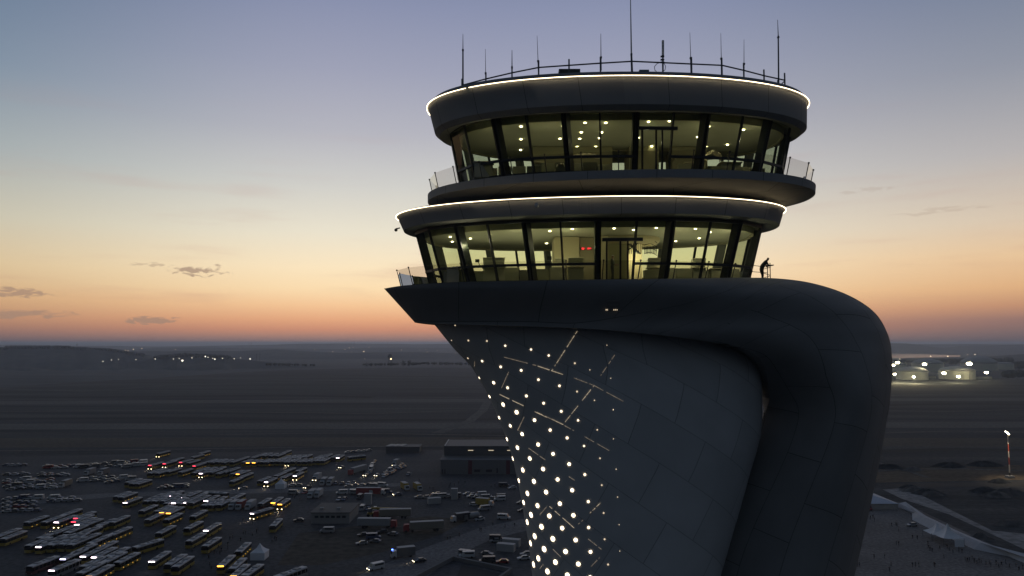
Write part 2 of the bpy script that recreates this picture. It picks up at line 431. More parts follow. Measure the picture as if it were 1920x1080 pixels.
# light leaking through panel joints
S5 = [((1130,657),(1290,408)),((828,572),(1030,625)),((1030,625),(1200,682)),((1270,704),(1397,752)),((1200,1000),(1397,752)),((1397,752),(1582,852)),
      ((800,808),(972,890)),((1028,916),(1200,1000)),((1200,1000),(1270,1038)),((812,768),(866,645)),((915,1035),(955,950)),((1395,372),(1415,262)),((1438,690),(1540,540)),((640,632),(643,588))]
S6 = [((415,40),(490,75)),((595,122),(520,86)),((730,198),(895,292)),((305,158),(348,72)),((375,270),(482,346)),((630,450),(684,486)),((755,690),(830,617)),
      ((690,752),(720,725)),((500,632),(664,776)),((447,692),(490,642)),((752,845),(836,911)),((770,1020),(850,938)),((447,1033),(497,966)),((530,910),(580,960))]
segs = [((700 + a / 3.375, 500 + b / 3.375), (700 + c / 3.375, 500 + d / 3.375)) for (a, b), (c, d) in S5]
segs += [((880 + a / 3.375, 760 + b / 3.375), (880 + c / 3.375, 760 + d / 3.375)) for (a, b), (c, d) in S6]
rs = random.Random(3)
HOLED2 = mat('seam_dim', (1, 1, 1), emit=(1.0, .74, .45), es=.16); DIMS = [segs[i] for i in range(len(segs)) if i not in (0, 2, 4, 6, 14, 15, 20, 22)]
for (A0, B0) in segs:
    Lp = math.dist(A0, B0); nseg = max(3, int(Lp / 3.2)); on = True; m_ = MB()
    def flush():
        global m_
        if m_.f: tpart(m_, 'glowing_seam', SEAML if (A0, B0) not in DIMS else HOLED2, trunk)
        m_ = MB()
    for k in range(nseg):
        if rs.random() < (.16 if on else .6): on = not on
        if not on: flush(); continue
        t0, t1_ = k / nseg, (k + 1.0) / nseg
        pa, na = trunk_pt(lerp(A0[0], B0[0], t0), lerp(A0[1], B0[1], t0), .02)
        pb, nb = trunk_pt(lerp(A0[0], B0[0], t1_), lerp(A0[1], B0[1], t1_), .02)
        if (pa - pb).length > 1.5: continue
        m_.bar(pa, pb, rs.choice((.026, .018, .012)), .02, up=na)
    flush()

# ---- ribbon: collar sweeping round the head and down the right as a leg ----
OUT = [(720,541),(760,535),(850,529),(1000,525.5),(1150,523.5),(1300,522),(1400,520.5),(1470,523),(1530,532.5),(1590,553),(1637,583),(1662,620),(1672,662),(1671,730),(1656,830),(1632,950),(1607,1060),(1585,1150)]
INN = [(778,605),(800,606),(880,609),(1020,613),(1110,617),(1195,624),(1270,632),(1330,640),(1378,649),(1408,660),(1427,676),(1438,700),(1441,735),(1438,765),(1392,870),(1362,960),(1330,1050),(1296,1150)]
XL = [(500, 720), (541, 720), (605, 778), (700, 778)]
XR = [(515, 1395), (519.5, 1430), (523, 1472), (532.5, 1530), (553, 1590), (583, 1637), (620, 1662), (662, 1672), (730, 1671), (830, 1656), (950, 1632), (1060, 1607), (1150, 1585)]
XI = [(640, 1400), (676, 1427), (700, 1438), (735, 1441), (765, 1438), (870, 1392), (960, 1362), (1050, 1330), (1150, 1296)]
def YL(Y): return YC + 1.0 * sm(650, 800, Y)
def rib_depth(X, Y):
    xl, xr = interp(XL, Y), interp(XR, Y)
    u = max(-1, min(1, (2 * X - xl - xr) / (xr - xl)))
    bb = lerp(7.4, 6.2, sm(530, 610, Y))
    collar = YC - bb * (1 - abs(u) ** 2.5) ** (1 / 2.5)
    xi = interp(XI, Y); v = max(-1, min(1, (2 * X - xi - xr) / (xr - xi)))
    bl = lerp(6.0, 4.4, sm(640, 1100, Y)); mk = .38
    if v < mk: t_ = (v + 1) / (1 + mk); pf = t_ * (1.12 - .12 * t_ ** 6) if t_ < 1 else 1
    else: pf = max(0, 1 - ((v - mk) / (1 - mk)) ** 2.3) ** .6
    leg = YL(Y) - bl * min(1, pf)
    wgt = sm(612, 790, Y)
    return lerp(collar, leg, wgt)
NU, NV = 170, 26
Pg = []; uvs = []; MIR = {}
ulen = 0; prevm = None
for i in range(NU + 1):
    o_ = catmull(OUT, i / NU); n_ = catmull(INN, i / NU); row = []
    for j in range(NV + 1):
        t = j / NV; t = .5 - .5 * math.cos(PI * t) if True else t
        X, Y = lerp(o_[0], n_[0], t), lerp(o_[1], n_[1], t)
        row.append(at(X, Y, rib_depth(X, Y))); MIR[(i, j)] = YL(Y)
    Pg.append(row)
    mid = row[NV // 2]
    if prevm is not None: ulen += (mid - prevm).length
    prevm = mid
    acc = 0; ur = []
    for j in range(NV + 1):
        if j: acc += (row[j] - row[j - 1]).length
        ur.append((ulen + acc * .35, acc))
    uvs.append(ur)
Pg.append([Vector((p.x - 3.5, p.y, 0.0)) for p in Pg[-1]]); uvs.append([(u + 60, v) for u, v in uvs[-1]])
NU += 1
mb = MB(); mb.uv = []
W_ = NV + 1
for i in range(NU + 1):
    for j in range(W_): mb.v.append(tuple(Pg[i][j])); mb.uv.append(uvs[i][j])
off = len(mb.v)
for i in range(NU + 1):
    for j in range(W_):
        p = Pg[i][j]; mb.v.append((p.x, 2 * MIR.get((i, j), YC + 1.0) - p.y, p.z)); mb.uv.append(uvs[i][j])
def q4(a, b, c, d, mi=0): mb.f.append((a, b, c, d)); mb.m.append(mi)
for i in range(NU):
    for j in range(NV):
        a, b, c, d = i * W_ + j, (i + 1) * W_ + j, (i + 1) * W_ + j + 1, i * W_ + j + 1
        q4(a, d, c, b); q4(off + a, off + b, off + c, off + d)
    q4(i * W_, (i + 1) * W_, off + (i + 1) * W_, off + i * W_, 1)
    a, b = i * W_ + NV, (i + 1) * W_ + NV
    q4(a, off + a, off + b, b, 2 if i < 75 else 0)
for j in range(NV):
    q4(j, off + j, off + j + 1, j + 1)
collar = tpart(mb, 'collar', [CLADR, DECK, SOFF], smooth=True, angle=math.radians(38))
# louvre grille in the collar
m_ = MB(); gx0, gx1, gy0, gy1 = 1139, 1160, 562, 582
def rp(X, Y, o=0.0): 
    p = at(X, Y, rib_depth(X, Y) - o); return p
for k in range(8):
    Y = lerp(gy0, gy1, (k + .5) / 8)
    m_.bar(rp(gx0, Y, .04), rp(gx1, Y, .04), .06, .02, up=(0, 0, 1))
m_.add([rp(gx0, gy0, .012), rp(gx1, gy0, .012), rp(gx1, gy1, .012), rp(gx0, gy1, .012)], [(0, 1, 2, 3)], 1)
tpart(m_, 'louvre_vent', [mat('vent_slat', (.30, .29, .28), .6), mat('vent_dark', (.20, .20, .20), 1)], collar)
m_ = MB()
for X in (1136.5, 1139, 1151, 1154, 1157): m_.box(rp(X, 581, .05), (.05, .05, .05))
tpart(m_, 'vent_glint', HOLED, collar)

# ---- slabs, roofs ----
def uvloft(rings, name, m, parent=None, capa=False, capb=False, mis=None, **k):
    mb = MB(); mb.uv = []
    for ri, r in enumerate(rings):
        u = 0
        for i, p in enumerate(r):
            if i: u += (Vector(rings[1][i]) - Vector(rings[1][i - 1])).length
            mb.uv.append((u, 10 + (sum((Vector(rings[q + 1][i]) - Vector(rings[q][i])).length for q in range(ri)))))
    n = len(rings[0])
    for q in rings: mb.v += [tuple(p) for p in q]
    for a in range(len(rings) - 1):
        for i in range(n):
            j = (i + 1) % n
            mb.f.append((a * n + i, a * n + j, (a + 1) * n + j, (a + 1) * n + i)); mb.m.append(mis[a] if mis else 0)
    if capa: mb.f.append(tuple(range(n - 1, -1, -1))); mb.m.append(mis[0] if mis else 0)
    if capb: mb.f.append(tuple((len(rings) - 1) * n + i for i in range(n))); mb.m.append(mis[-1] if mis else 0)
    return tpart(mb, name, m, parent, smooth=True, angle=math.radians(30), **k)
# lower roof: top deck - led edge - fascia - soffit back to glass head
lr_top = [p + Vector((0, 0, .12)) for p in led_l.pts(off=-.25)]
roofL = uvloft([lr_top, led_l.pts(), led_l.pts(off=-.12, dz=-.12), fl_b.pts(), fl_c.pts(), glt.pts(off=-.6)],
               'roof', [FASC, DECK, SOFF], capa=True, capb=False, mis=[1, 0, 0, 0, 2])
# upper roof
ru_in = ru_t.pts(off=-1.5, dz=-.02)
roofU = uvloft([ru_in, ru_t.pts(), led_u.pts(dz=.03), led_u.pts(off=-.12, dz=-.12), fu_b.pts(), fu_b.pts(off=-.35, dz=-.28), gut.pts(off=-.6, dz=.05)],
               'roof', [FASC, DECK, SOFF], capa=True, mis=[1, 1, 0, 0, 0, 2])
def ledstrip(R, parent, gaps=()):
    n = 240; grp = []
    m_ = MB()
    for i in range(n):
        th0 = -PI / 2 + 2 * PI * i / n; th1 = -PI / 2 + 2 * PI * (i + 1) / n
        a = R.pt(th0, .03, -.02); b = R.pt(th1, .03, -.02)
        X = proj((a + b) / 2)[0]
        if a.y < R.yc and any(g0 < X < g1 for g0, g1 in gaps): continue
        m_.bar(a, b, .032, .032)
    return tpart(m_, 'light_strip', LED, parent)
ledstrip(led_l, roofL); ledstrip(led_u, roofU, [(870, 879)])
# balcony slab of the upper cab with its conical underside
slab = uvloft([sl_t.pts(off=-.9), sl_t.pts(), sl_b.pts(), Ring(822, 1474, 352, 44.6, 6.2, 2.3, ROT, z=led_l.z + .55).pts(), Ring(900, 1400, 352, 46.6, 4.6, 2.3, ROT, z=led_l.z + .1).pts()],
              'balcony_slab', [FASC, DECK, SOFF], capa=True, mis=[1, 0, 2, 2])
# small roof hatches seen over the edge
def boxat(name, X0, X1, Y0, Y1, depth, thick, m, parent, **k):
    a = at(X0, Y1, depth); b = at(X1, Y0, depth)
    m_ = MB().box(((a.x + b.x) / 2, depth + thick / 2, (a.z + b.z) / 2), (b.x - a.x, thick, b.z - a.z))
    return tpart(m_, name, m, parent, **k)
boxat('roof_hatch', 1048, 1088, 129, 140, 45.5, 1.2, mat('hatch', (.10, .10, .09), .7), roofU)
boxat('roof_hatch', 1199, 1217, 130.5, 138, 45.0, .8, mat('hatch2', (.20, .27, .28), .7), roofU)

# ---- guard rail on the roof ----
RP = [(866,148,166),(911,136,154),(960,127,146),(1010,113.5,141),(1067,111,136),(1126,107,134),(1185,114.5,134),(1243,117,134.5),(1297,107,138),(1354,109,143.5),(1395,118,150),(1433,130.5,158),(1459,150,166),(1472,137,169)]
RAIL = [(866,160),(911,148),(960,136.5),(1010,126.5),(1067,122.5),(1126,118.5),(1185,115),(1243,117.5),(1297,120),(1354,122.5),(1395,132),(1433,142),(1472,150.5)]
STEEL = mat('galvanised_steel', (.09, .10, .11), .5, .6)
def roofdepth(X):
    u = (X - 1160) / 350; return YC - 6.0 * (max(0, 1 - abs(u) ** 2.2)) ** (1 / 2.2)
m_ = MB()
pp = [at(X, Y, roofdepth(X)) for X, Y in RAIL]
for a, b in zip(pp, pp[1:]): m_.tube(a, b, .045)
tpr = pp[-1]; m_.tube(at(1472, 151, roofdepth(1472)), at(1460, 163, roofdepth(1460)), .04)
rail = tpart(m_, 'guard_rail', STEEL, roofU)
for X, Yt, Yb in RP:
    m_ = MB(); a = at(X, Yb + 4, roofdepth(X)); b = at(X, Yt, roofdepth(X)); m_.tube(a, (a.x, a.y, b.z), .05)
    tpart(m_, 'rail_post', STEEL, rail) if False else tpart(m_, 'rail_post', STEEL, roofU)
# ---- antennas: top-level things clamped to the posts ----
def antenna(X, Ybase, Ymid, Ytop, r0, r1, label, lean=0.0, white=False):
    d = roofdepth(X) - .12; a = at(X, Ybase, d); m = at(X + lean * .4, Ymid, d); t = at(X + lean, Ytop, d)
    e = empty('whip_antenna', a, label=label, cat='antenna', group='antennas standing on the tower roof')
    A = Vector(a); mm = mat('antenna_white', (.55, .57, .58), .5) if white else mat('antenna_dark', (.05, .055, .06), .5)
    m1 = MB(); m1.tube((0, 0, 0), m - A, r0, r0 * .85, 8); m1.box(((m - A) * .97), (.12, .12, .10))
    o = m1.build('mount', STEEL, e)
    m2 = MB(); m2.tube(m - A, t - A, r1, r1 * .45, 6); m2.build('whip', mm, e)
    return e
antenna(868, 160, 92, 64, .055, .03, 'tall dark two-stage antenna at the left end of the roof rail')
antenna(911, 152, 137, 92, .045, .022, 'thin whip antenna between the left end antenna and the short stub', -1)
antenna(960, 144, 126, 94, .045, .035, 'short stubby dark antenna left of the wide roof hatch')
antenna(1010, 139, 114, 67, .045, .022, 'thin slightly tilted whip antenna just left of the wide roof hatch', -3)
antenna(1127, 132, 107, 63, .045, .03, 'pale thin whip antenna next left of the tallest mast', -.5, True)
antenna(1185, 134, 101, -14, .07, .05, 'tallest pale mast in the middle, running out of the picture top', -3, True)
antenna(1296, 137, 108, 61, .05, .022, 'thin whip antenna next right of the coax antenna', -2.5)
antenna(1353, 143, 109, 62, .045, .022, 'thin whip antenna where the rail bends down on the right', -1.5)
antenna(1395, 149, 119, 74, .045, .022, 'thin whip antenna between rail bend and right end mast')
antenna(1460, 164, 67, 37, .055, .03, 'tall dark two-stage antenna at the right end of the roof rail', -2)
d = roofdepth(1243) - .1; a = at(1243, 134, d)
e = empty('coil_antenna', a, label='thick short antenna with a looping cable, right of the tallest mast', cat='antenna', group='antennas standing on the tower roof')
A = Vector(a); M1 = MB(); M1.tube((0, 0, 0), at(1243, 104, d) - A, .05); 
for Y in (117, 112, 106): M1.box(at(1242, Y, d) - A, (.22, .12, .08))
M1.build('mount', STEEL, e)
M2 = MB(); M2.tube(at(1243, 104, d) - A, at(1243, 76, d) - A, .075, .075, 8); M2.build('radome', mat('antenna_white', (.5, .5, .5)), e)
M3 = MB(); cpts = [at(1240 + dx, yy, d) - A for dx, yy in ((0, 117), (-8, 119), (-13, 125), (-12, 132), (-9, 134))]
for p0, p1 in zip(cpts, cpts[1:]): M3.tube(p0, p1, .02, n=5)
cpts = [at(1240 + dx, yy, d) - A for dx, yy in ((4, 117), (8, 124), (7, 131), (3, 134))]
for p0, p1 in zip(cpts, cpts[1:]): M3.tube(p0, p1, .02, n=5)
M3.build('cable', mat('antenna_dark', (.05, .055, .06)), e)
# =====================================================================
#  GLASS CABS
# =====================================================================
def cab(gb, gt, K, anchorX, firstthick, trans, doorX, doorHead, doorbars, name_lbl, slabz):
    """floor, ceiling, frames, panes"""
    # find the start fraction so that one joint lands on anchorX
    best = min((abs(proj(gb.arc(1, s / 400)[0].lerp(gt.arc(1, s / 400)[0], .5))[0] - anchorX), s / 400) for s in range(-60, 61) if True)
    s0 = best[1]
    B = gb.arc(K, s0); T = gt.arc(K, s0)
    # cab body: floor and ceiling discs
    fl = MB().ringloft([gb.pts(off=-.05, dz=-.25), gb.pts(off=-.05, dz=.02)], capa=True, capb=True)
    cabo = tpart(fl, 'cab', [INT_FLOOR])
    ce = MB().ringloft([gt.pts(off=-.75, dz=-.32), gt.pts(off=-.75, dz=.02)], capa=True, capb=False)
    tpart(ce, 'ceiling', [INT_CEIL], cabo)
    # curtain box behind the glass head
    cb = MB().ringloft([gt.pts(off=-.55, dz=.0), gt.pts(off=-.60, dz=-.42), gt.pts(off=-.75, dz=-.42), gt.pts(off=-.78, dz=-.3)])
    tpart(cb, 'blind_box', mat('blind_box', (.42, .40, .27), .7), cabo)
    nrm = lambda a, c: (a - Vector((c, YC, a.z))).normalized()
    n = Vector
    for k in range(K):
        b0, b1, t0, t1 = B[k], B[(k + 1) % K], T[k], T[(k + 1) % K]
        m_ = MB().add([b0, b1, t1, t0], [(0, 1, 2, 3)])
        tpart(m_, 'window_pane', GLASS, cabo)
    cx = (gb.xc)
    for k in range(K):
        thick = (k % 2) == firstthick
        inward = Vector((cx, gb.yc, B[k].z)) - B[k]; inward.z = 0; inward.normalize()
        m_ = MB()
        if thick:
            m_.bar(B[k] + inward * .02 - Vector((0, 0, .05)), T[k] + inward * .02, .16, .12, up=-inward)
            m_.bar(B[k] + inward * .34 - Vector((0, 0, .05)), T[k] + inward * .32 , .38, .46, up=-inward)
            tpart(m_, 'column', DARKF if B[k].y < YC + 1 else mat('far_frame_lit', (.28, .29, .26), .6), cabo)  # far columns coloured lighter to stand for the cab light on them
        else:
            m_.bar(B[k] + inward * .03 - Vector((0, 0, .05)), T[k] + inward * .03, .10, .16, up=-inward)
            tpart(m_, 'mullion', DARKF, cabo)
    m_ = MB()
    for k in range(K):
        a = B[k].lerp(T[k], trans); b = B[(k + 1) % K].lerp(T[(k + 1) % K], trans)
        if a.y < YC and doorX[0] - 3 < (proj(a)[0] + proj(b)[0]) / 2 < doorX[1] + 3: continue
        m_.bar(a, b, .14, .16)
    tpart(m_, 'transom', DARKF, cabo)
    m_ = MB()
    for k in range(K):
        m_.bar(T[k], T[(k + 1) % K], .10, .26)
    tpart(m_, 'frame', DARKF, cabo); m_ = MB()
    for k in range(K): m_.bar(B[k], B[(k + 1) % K], .12, .14)
    tpart(m_, 'frame', DARKF, cabo)
    # sliding door in its bay
    zt = at((doorX[0] + doorX[1]) / 2, doorHead, gb.yc - gb.b).z
    zb = gb.z; d_ = MB()
    def bay(X, z):
        t = (z - gb.z) / (gt.z - gb.z); best = None
        kk = min(range(K), key=lambda k: abs((proj(B[k])[0] + proj(B[(k + 1) % K])[0]) / 2 - sum(doorX) / 2) + (1000 if B[k].y > YC else 0))
        a = B[kk].lerp(T[kk], t); b = B[(kk + 1) % K].lerp(T[(kk + 1) % K], t)
        pa, pb = proj(a)[0], proj(b)[0]; return a.lerp(b, (X - pa) / (pb - pa)) + Vector((0, -.04, 0))
    d_.bar(bay(doorX[0], zt), bay(doorX[1], zt), .16, .2)
    for X, wd in doorbars: d_.bar(bay(X, zb), bay(X, zt), wd, .08, up=(0, -1, 0))
    tpart(d_, 'door', DARKF, cabo)
    return cabo, B, T
cabL, BL, TLp = cab(glb, glt, 26, 1122, 0, .285, (1129, 1205), 453, ((1137.5, .10), (1163, .11), (1177, .10)), '', 0)
cabU, BU, TUp = cab(gub, gut, 26, 1191, 0, .255, (1197, 1270), 248, ((1204, .12), (1230, .11), (1241.5, .10)), '', 0)

# ---- downlights (px measured on the ceilings) and unseen fill lights added for the cabs ----
def ceil_at(X, Y, z):
    r = ray(X, Y); t = (z - CAMZ) / r.z; return Vector((r.x * t, r.y * t, z))
DLU = [(977,237),(977,261),(976,281),(1055,236),(1050,260),(1044,285),(1097,230),(1090,248),(1087,260),(1082,275),(1076,290),(1136,230),(1128,248),(1124,259),(1117,275),
       (1216,228),(1255,227),(1197,258),(1222,274),(1212,288),(1329,237),(1308,257),(1324,275),(1284,282),(1394,243),(1364,271),(1428,254)]
DLL = [(844,444),(848,453),(882,447),(918,440.5),(920,451.5),(994,430),(993,439.5),(991,451),(989.5,458),(1031,433),(1025,456),(1073,429),(1151.5,428),(1188,431),(1230.5,427),(1261,432.5),
       (1267,452),(1304,429),(1331.5,435),(1311,446.5)]
CZL = glt.z - .34; CZU = gut.z - .34
for pts_, cz, par in ((DLU, CZU, cabU), (DLL, CZL, cabL)):
    for X, Y in pts_:
        p = ceil_at(X, Y, cz)
        if p.y > YC + 6 or p.y < 44: p = ceil_at(X, Y, cz); p.y = min(p.y, YC + 5.5)
        m_ = MB(); m_.lathe((p.x, p.y, cz - .03), [(.078, 0), (.078, .025)], 12)
        tpart(m_, 'downlight', DOWN, par)
def ceiling_fill(x, y, z, sx, sy, e):  # unseen upward light added at desk height to brighten the ceiling evenly
    l = bpy.data.lights.new('ceiling_fill_light', 'AREA'); l.shape = 'RECTANGLE'; l.size = sx; l.size_y = sy; l.energy = e; l.color = (1, .92, .68)
    o = bpy.data.objects.new('ceiling_fill_light', l); COL.objects.link(o); o.location = (x, y, z); o.rotation_euler = (PI, 0, 0)
for X in (880, 970, 1060, 1250, 1340):
    p = at(X, 430, YC); ceiling_fill(p.x, YC - .6, glb.z + 1.1, 2.6, 4.5, 19)
    point((p.x, 47.4, CZL - 1.0), 26, (1, .90, .62), .02)  # unseen fill light added behind the front glass to brighten walls and fittings
for X in (930, 1020, 1110, 1200, 1290, 1380):
    p = at(X, 240, YC); ceiling_fill(p.x, YC - .6, gub.z + 1.1, 2.6, 4.5, 5)
    point((p.x, 47.4, CZU - 1.0), 9, (1, .90, .62), .02)  # same added fill light for the upper cab

# ---- interior fittings of the lower cab (parts of the tower) ----
def fit(mb, name, m, par): return tpart(mb, name, m, par)
def wallbox(X0, X1, depth, thick, z0, z1, m, name, par):
    a = at(X0, 480, depth); b = at(X1, 480, depth)
    return fit(MB().box(((a.x + b.x) / 2, depth + thick / 2, (z0 + z1) / 2), (b.x - a.x, thick, z1 - z0)), name, m, par)
FL = glb.z; FU = gub.z
wallbox(1039, 1086, 50.2, 2.4, FL + .03, CZL - .02, INT_WALL, 'core_wall', cabL)
wallbox(1086.5, 1128, 50.6, 2.0, FL + .03, CZL - .02, mat('core_wall2', (.52, .47, .32), .8), 'core_wall', cabL)
wallbox(1140, 1177, 50.0, 2.4, FL + .03, CZL - .5, mat('core_wall3', (.36, .34, .2), .8), 'core_wall', cabL)
wallbox(1128, 1140, 49.2, .3, FL + .03, CZL - .1, INT_WALL, 'core_wall', cabL)
# plant room core of the upper cab and window-side cabinets of both cabs
OLV = mat('olive_wall', (.34, .32, .21), .8, noise=.1, nscale=.8)
wallbox(1000, 1150, 52.4, 2.4, FU + .03, CZU - .02, OLV, 'core_wall', cabU)
wallbox(1182, 1238, 52.4, 2.4, FU + .03, CZU - .02, OLV, 'core_wall', cabU)
wallbox(1264, 1330, 52.4, 2.4, FU + .03, CZU - .02, OLV, 'core_wall', cabU)
wallbox(1150, 1182, 53.2, .4, FU + 3.1, CZU - .02, OLV, 'core_wall', cabU)
wallbox(1238, 1264, 53.2, .4, FU + 3.1, CZU - .02, OLV, 'core_wall', cabU)
OLC = [mat('cabinet_olive', (.38, .37, .26), .6, noise=.15, nscale=2), mat('cabinet_light', (.56, .54, .40), .6, noise=.15, nscale=2), mat('cabinet_dark', (.20, .20, .15), .6, noise=.15, nscale=2)]
rcab = random.Random(4)
def cabinets(R, par, spans, h):
    for X0, X1 in spans:
        n = max(1, int((X1 - X0) / 26))
        for k in range(n):
            x0, x1 = lerp(X0, X1, k / n), lerp(X0, X1, (k + .94) / n); u = ((x0 + x1) / 2 - (R.xc / R.yc * F + 960)) / 330
            d = 47.6 + 2.6 * min(1, abs(u)) ** 2.6; wallbox(x0, x1, d, .55, R.z + .03, R.z + h * rcab.uniform(.72, .95), OLC[rcab.randrange(3)], 'window_cabinet', par)
cabinets(glb, cabL, ((832, 1060), (1208, 1388)), 1.12)
cabinets(gub, cabU, ((880, 1150), (1275, 1440)), 1.0)
# curved stair drum hung from the ceiling
c0 = at(1185, 440, 50.2)
m_ = MB(); n_ = 40; rr_ = 1.95
zz0 = at(1240, 458, 50.5).z
prof = []
rings_ = []
for r_, z_ in ((rr_ + .0, CZL), (rr_, zz0 + .25), (rr_ - .25, zz0), (rr_ - .6, zz0), (rr_ - .6, CZL)):
    rings_.append([(c0.x + r_ * 1.05 * math.cos(2 * PI * i / n_), c0.y + .9 + r_ * .8 * math.sin(2 * PI * i / n_), z_) for i in range(n_)])
m_.ringloft(rings_); fit(m_, 'stair_drum', INT_WALL, cabL)
# spiral stair flight with balusters in front of a lit wall
m_ = MB(); dd = 50.2
BLK = mat('black_steel', (.02, .02, .02), .5)
for k in range(9):
    x = lerp(1178, 1202, k / 8); y0 = lerp(453, 478, k / 8)
    m_.bar(at(1172 + k * 2.5, 451 + k * 2.6, dd), at(1181 + k * 2.5, 455 + k * 2.6, dd + .5), .10, .05)
for k in range(7):
    m_.tube(at(1180 + k * 3.6, 452, dd - .1), at(1180 + k * 3.6, 476, dd - .1), .025)
m_.tube(at(1176, 470, dd - .2), at(1204, 450, dd - .2), .05)
for k in range(9):
    X = 1209 + k * 2.7; m_.tube(at(X, 462 - math.sin(k / 8 * PI) * 1.5, dd), at(X, 476, dd), .022)
for Y in (452, 460, 468, 476):
    for k in range(8):
        X = 1208 + k * 3; m_.tube(at(X, Y - 4 * math.sin(k / 8 * PI) + k * .4, dd), at(X + 3, Y - 4 * math.sin((k + 1) / 8 * PI) + k * .4, dd), .022)
fit(m_, 'spiral_stair', BLK, cabL)
wallbox(1178, 1204, 51.6, .2, FL + .03, CZL - .3, mat('lit_stair_wall', (.85, .75, .5), .8), 'stair_wall', cabL)
p = at(1192, 485, 50.7); point(p, 40, (1, .88, .6), .2)

# ---- console desks, monitors and other gear: top-level things standing in the cabs ----
DESK = mat('console_shell', (.50, .48, .36), .6); DESKT = mat('console_top', (.75, .68, .48), .5); SCR = mat('monitor_back', (.02, .022, .02), .4)
def console(X0, X1, depth, fz, label, hood=True, h=1.0, hh=.62, grp='control consoles in the cabs'):
    a = at(X0, 500, depth); b = at(X1, 500, depth); w_ = b.x - a.x
    e = empty('console_desk', ((a.x + b.x) / 2, depth, fz + .02), label=label, cat='desk', group=grp)
    m = MB().box((0, 0, h / 2 - .02), (w_ * .94, .7, h - .04)); m.build('cabinet', DESK, e)
    m = MB().box((0, 0, h + .02), (w_ * 1.04, .95, .05)); m.build('desk_top', DESKT, e)
    if hood:
        m = MB(); wx = w_ * .48
        pts = [(-wx * .86, -.28, h + .05), (wx * .86, -.28, h + .05), (wx, .3, h + .05), (-wx, .3, h + .05),
               (-wx, -.38, h + hh), (wx, -.38, h + hh), (wx * .9, .15, h + hh + .03), (-wx * .9, .15, h + hh + .03)]
        m.add(pts, [(3, 2, 1, 0), (4, 5, 6, 7), (0, 1, 5, 4), (1, 2, 6, 5), (2, 3, 7, 6), (3, 0, 4, 7)]); m.build('monitor_hood', DESK, e)
        m = MB().bar((-wx, -.39, h + hh + .01), (wx, -.39, h + hh + .01), .05, .05); m.build('hood_rim', DESKT, e)
    return e
console(838, 862, 48.6, FL, 'small low desk with gear at the lower cab left end', hood=False)
console(905, 948, 48.2, FL, 'wide dark console with hood, left of the second dark column, lower cab')
console(1040, 1061, 48.4, FL, 'console with pale hood left of the big square hood, lower cab')
console(1064, 1094, 48.0, FL, 'console with big square hood in front of the beige core wall')
console(1213, 1245, 48.4, FL, 'console with flared hood just right of the lower door')
console(1296, 1322, 48.6, FL, 'console with black hood in the right bay, lower cab')
console(1330, 1362, 49.0, FL, 'low cluttered desk at the right end of the lower cab', hood=False)
console(995, 1024, 49.6, FL, 'low desk with small pyramid stand, lower cab left bay', hood=False)
console(888, 925, 48.4, FU, 'low desk at the left end of the upper cab', hood=False)
console(1000, 1022, 48.6, FU, 'narrow low desk left of the plastic sheet, upper cab', hood=False)
console(1284, 1322, 48.6, FU, 'curved low desk right of the upper cab door', hood=False)
console(1352, 1392, 48.6, FU, 'low desk with keyboard tray at the upper cab right side', hood=False)
def monitor(X, Y, depth, fz, label, wpx=11, hpx=8):
    p = at(X, Y, depth); e = empty('monitor', (p.x, p.y, p.z), label=label, cat='monitor')
    w_ = wpx * depth / F; h_ = hpx * depth / F
    MB().box((0, 0, 0), (w_, .05, h_)).build('screen', SCR, e)
    MB().tube((0, .04, 0), (w_ * .6, .1, -h_ * 1.4), .02).build('stand', SCR, e)
monitor(1250.5, 475, 48.2, FL, 'square black monitor on an arm right of the lower door')
monitor(895, 489, 48.2, FL, 'small black monitor on the lower cab left console', 8, 6)
monitor(1030, 484, 48.2, FL, 'tilted small dark monitor left of the pale hood console', 9, 7)
monitor(1374, 291, 48.4, FU, 'flat dark monitor on the upper cab right desk', 18, 3)
# red digit clocks on the wall behind
RED = mat('red_digits', (.1, 0, 0), emit=(1, .05, .06), es=3.5)
SEG = {'0': 'abcdef', '1': 'bc', '2': 'abged', '4': 'fgbc', '5': 'afgcd', '7': 'abc', '8': 'abcdefg', '3': 'abgcd'}
def digits(text, X, Y, depth, hpx, label):
    p = at(X, Y, depth); s = hpx * depth / F; e = empty('digital_clock', p, label=label, cat='clock', group='red digit clocks on the core wall')
    wd = s * .55; tot = len(text) * wd * 1.35
    MB().box((0, .04, 0), (tot + .1, .05, s * 1.7)).build('housing', SCR, e)
    m = MB(); t_ = s * .13
    for i, ch in enumerate(text):
        x0 = -tot / 2 + (i + .5) * wd * 1.35
        for sg in SEG[ch]:
            c, d2 = {'a': ((0, s / 2), 0), 'd': ((0, -s / 2), 0), 'g': ((0, 0), 0), 'f': ((-wd / 2, s / 4), 1), 'e': ((-wd / 2, -s / 4), 1), 'b': ((wd / 2, s / 4), 1), 'c': ((wd / 2, -s / 4), 1)}[sg]
            m.box((x0 + c[0], 0, c[1]), (t_ if d2 else wd, .01, s / 2 if d2 else t_))
    m.build('digits', RED, e)
digits('152', 1092.5, 466, 50.1, 3.0, 'red three-digit wall clock above the square hood, the left one')
digits('047', 1105, 466, 50.1, 3.0, 'red three-digit wall clock beside the column, the right one')
# poster / extinguisher board low on the glass
p = at(1080, 510, 48.6); e = empty('notice_board', p, label='small white board with red emblem low behind the lower cab glass', cat='notice')
MB().box((0, 0, 0), (.42, .03, .68)).build('board', mat('board_white', (.6, .55, .45)), e)
MB().box((0, -.02, 0), (.16, .02, .40)).build('emblem', mat('board_red', (.35, .06, .05)), e)
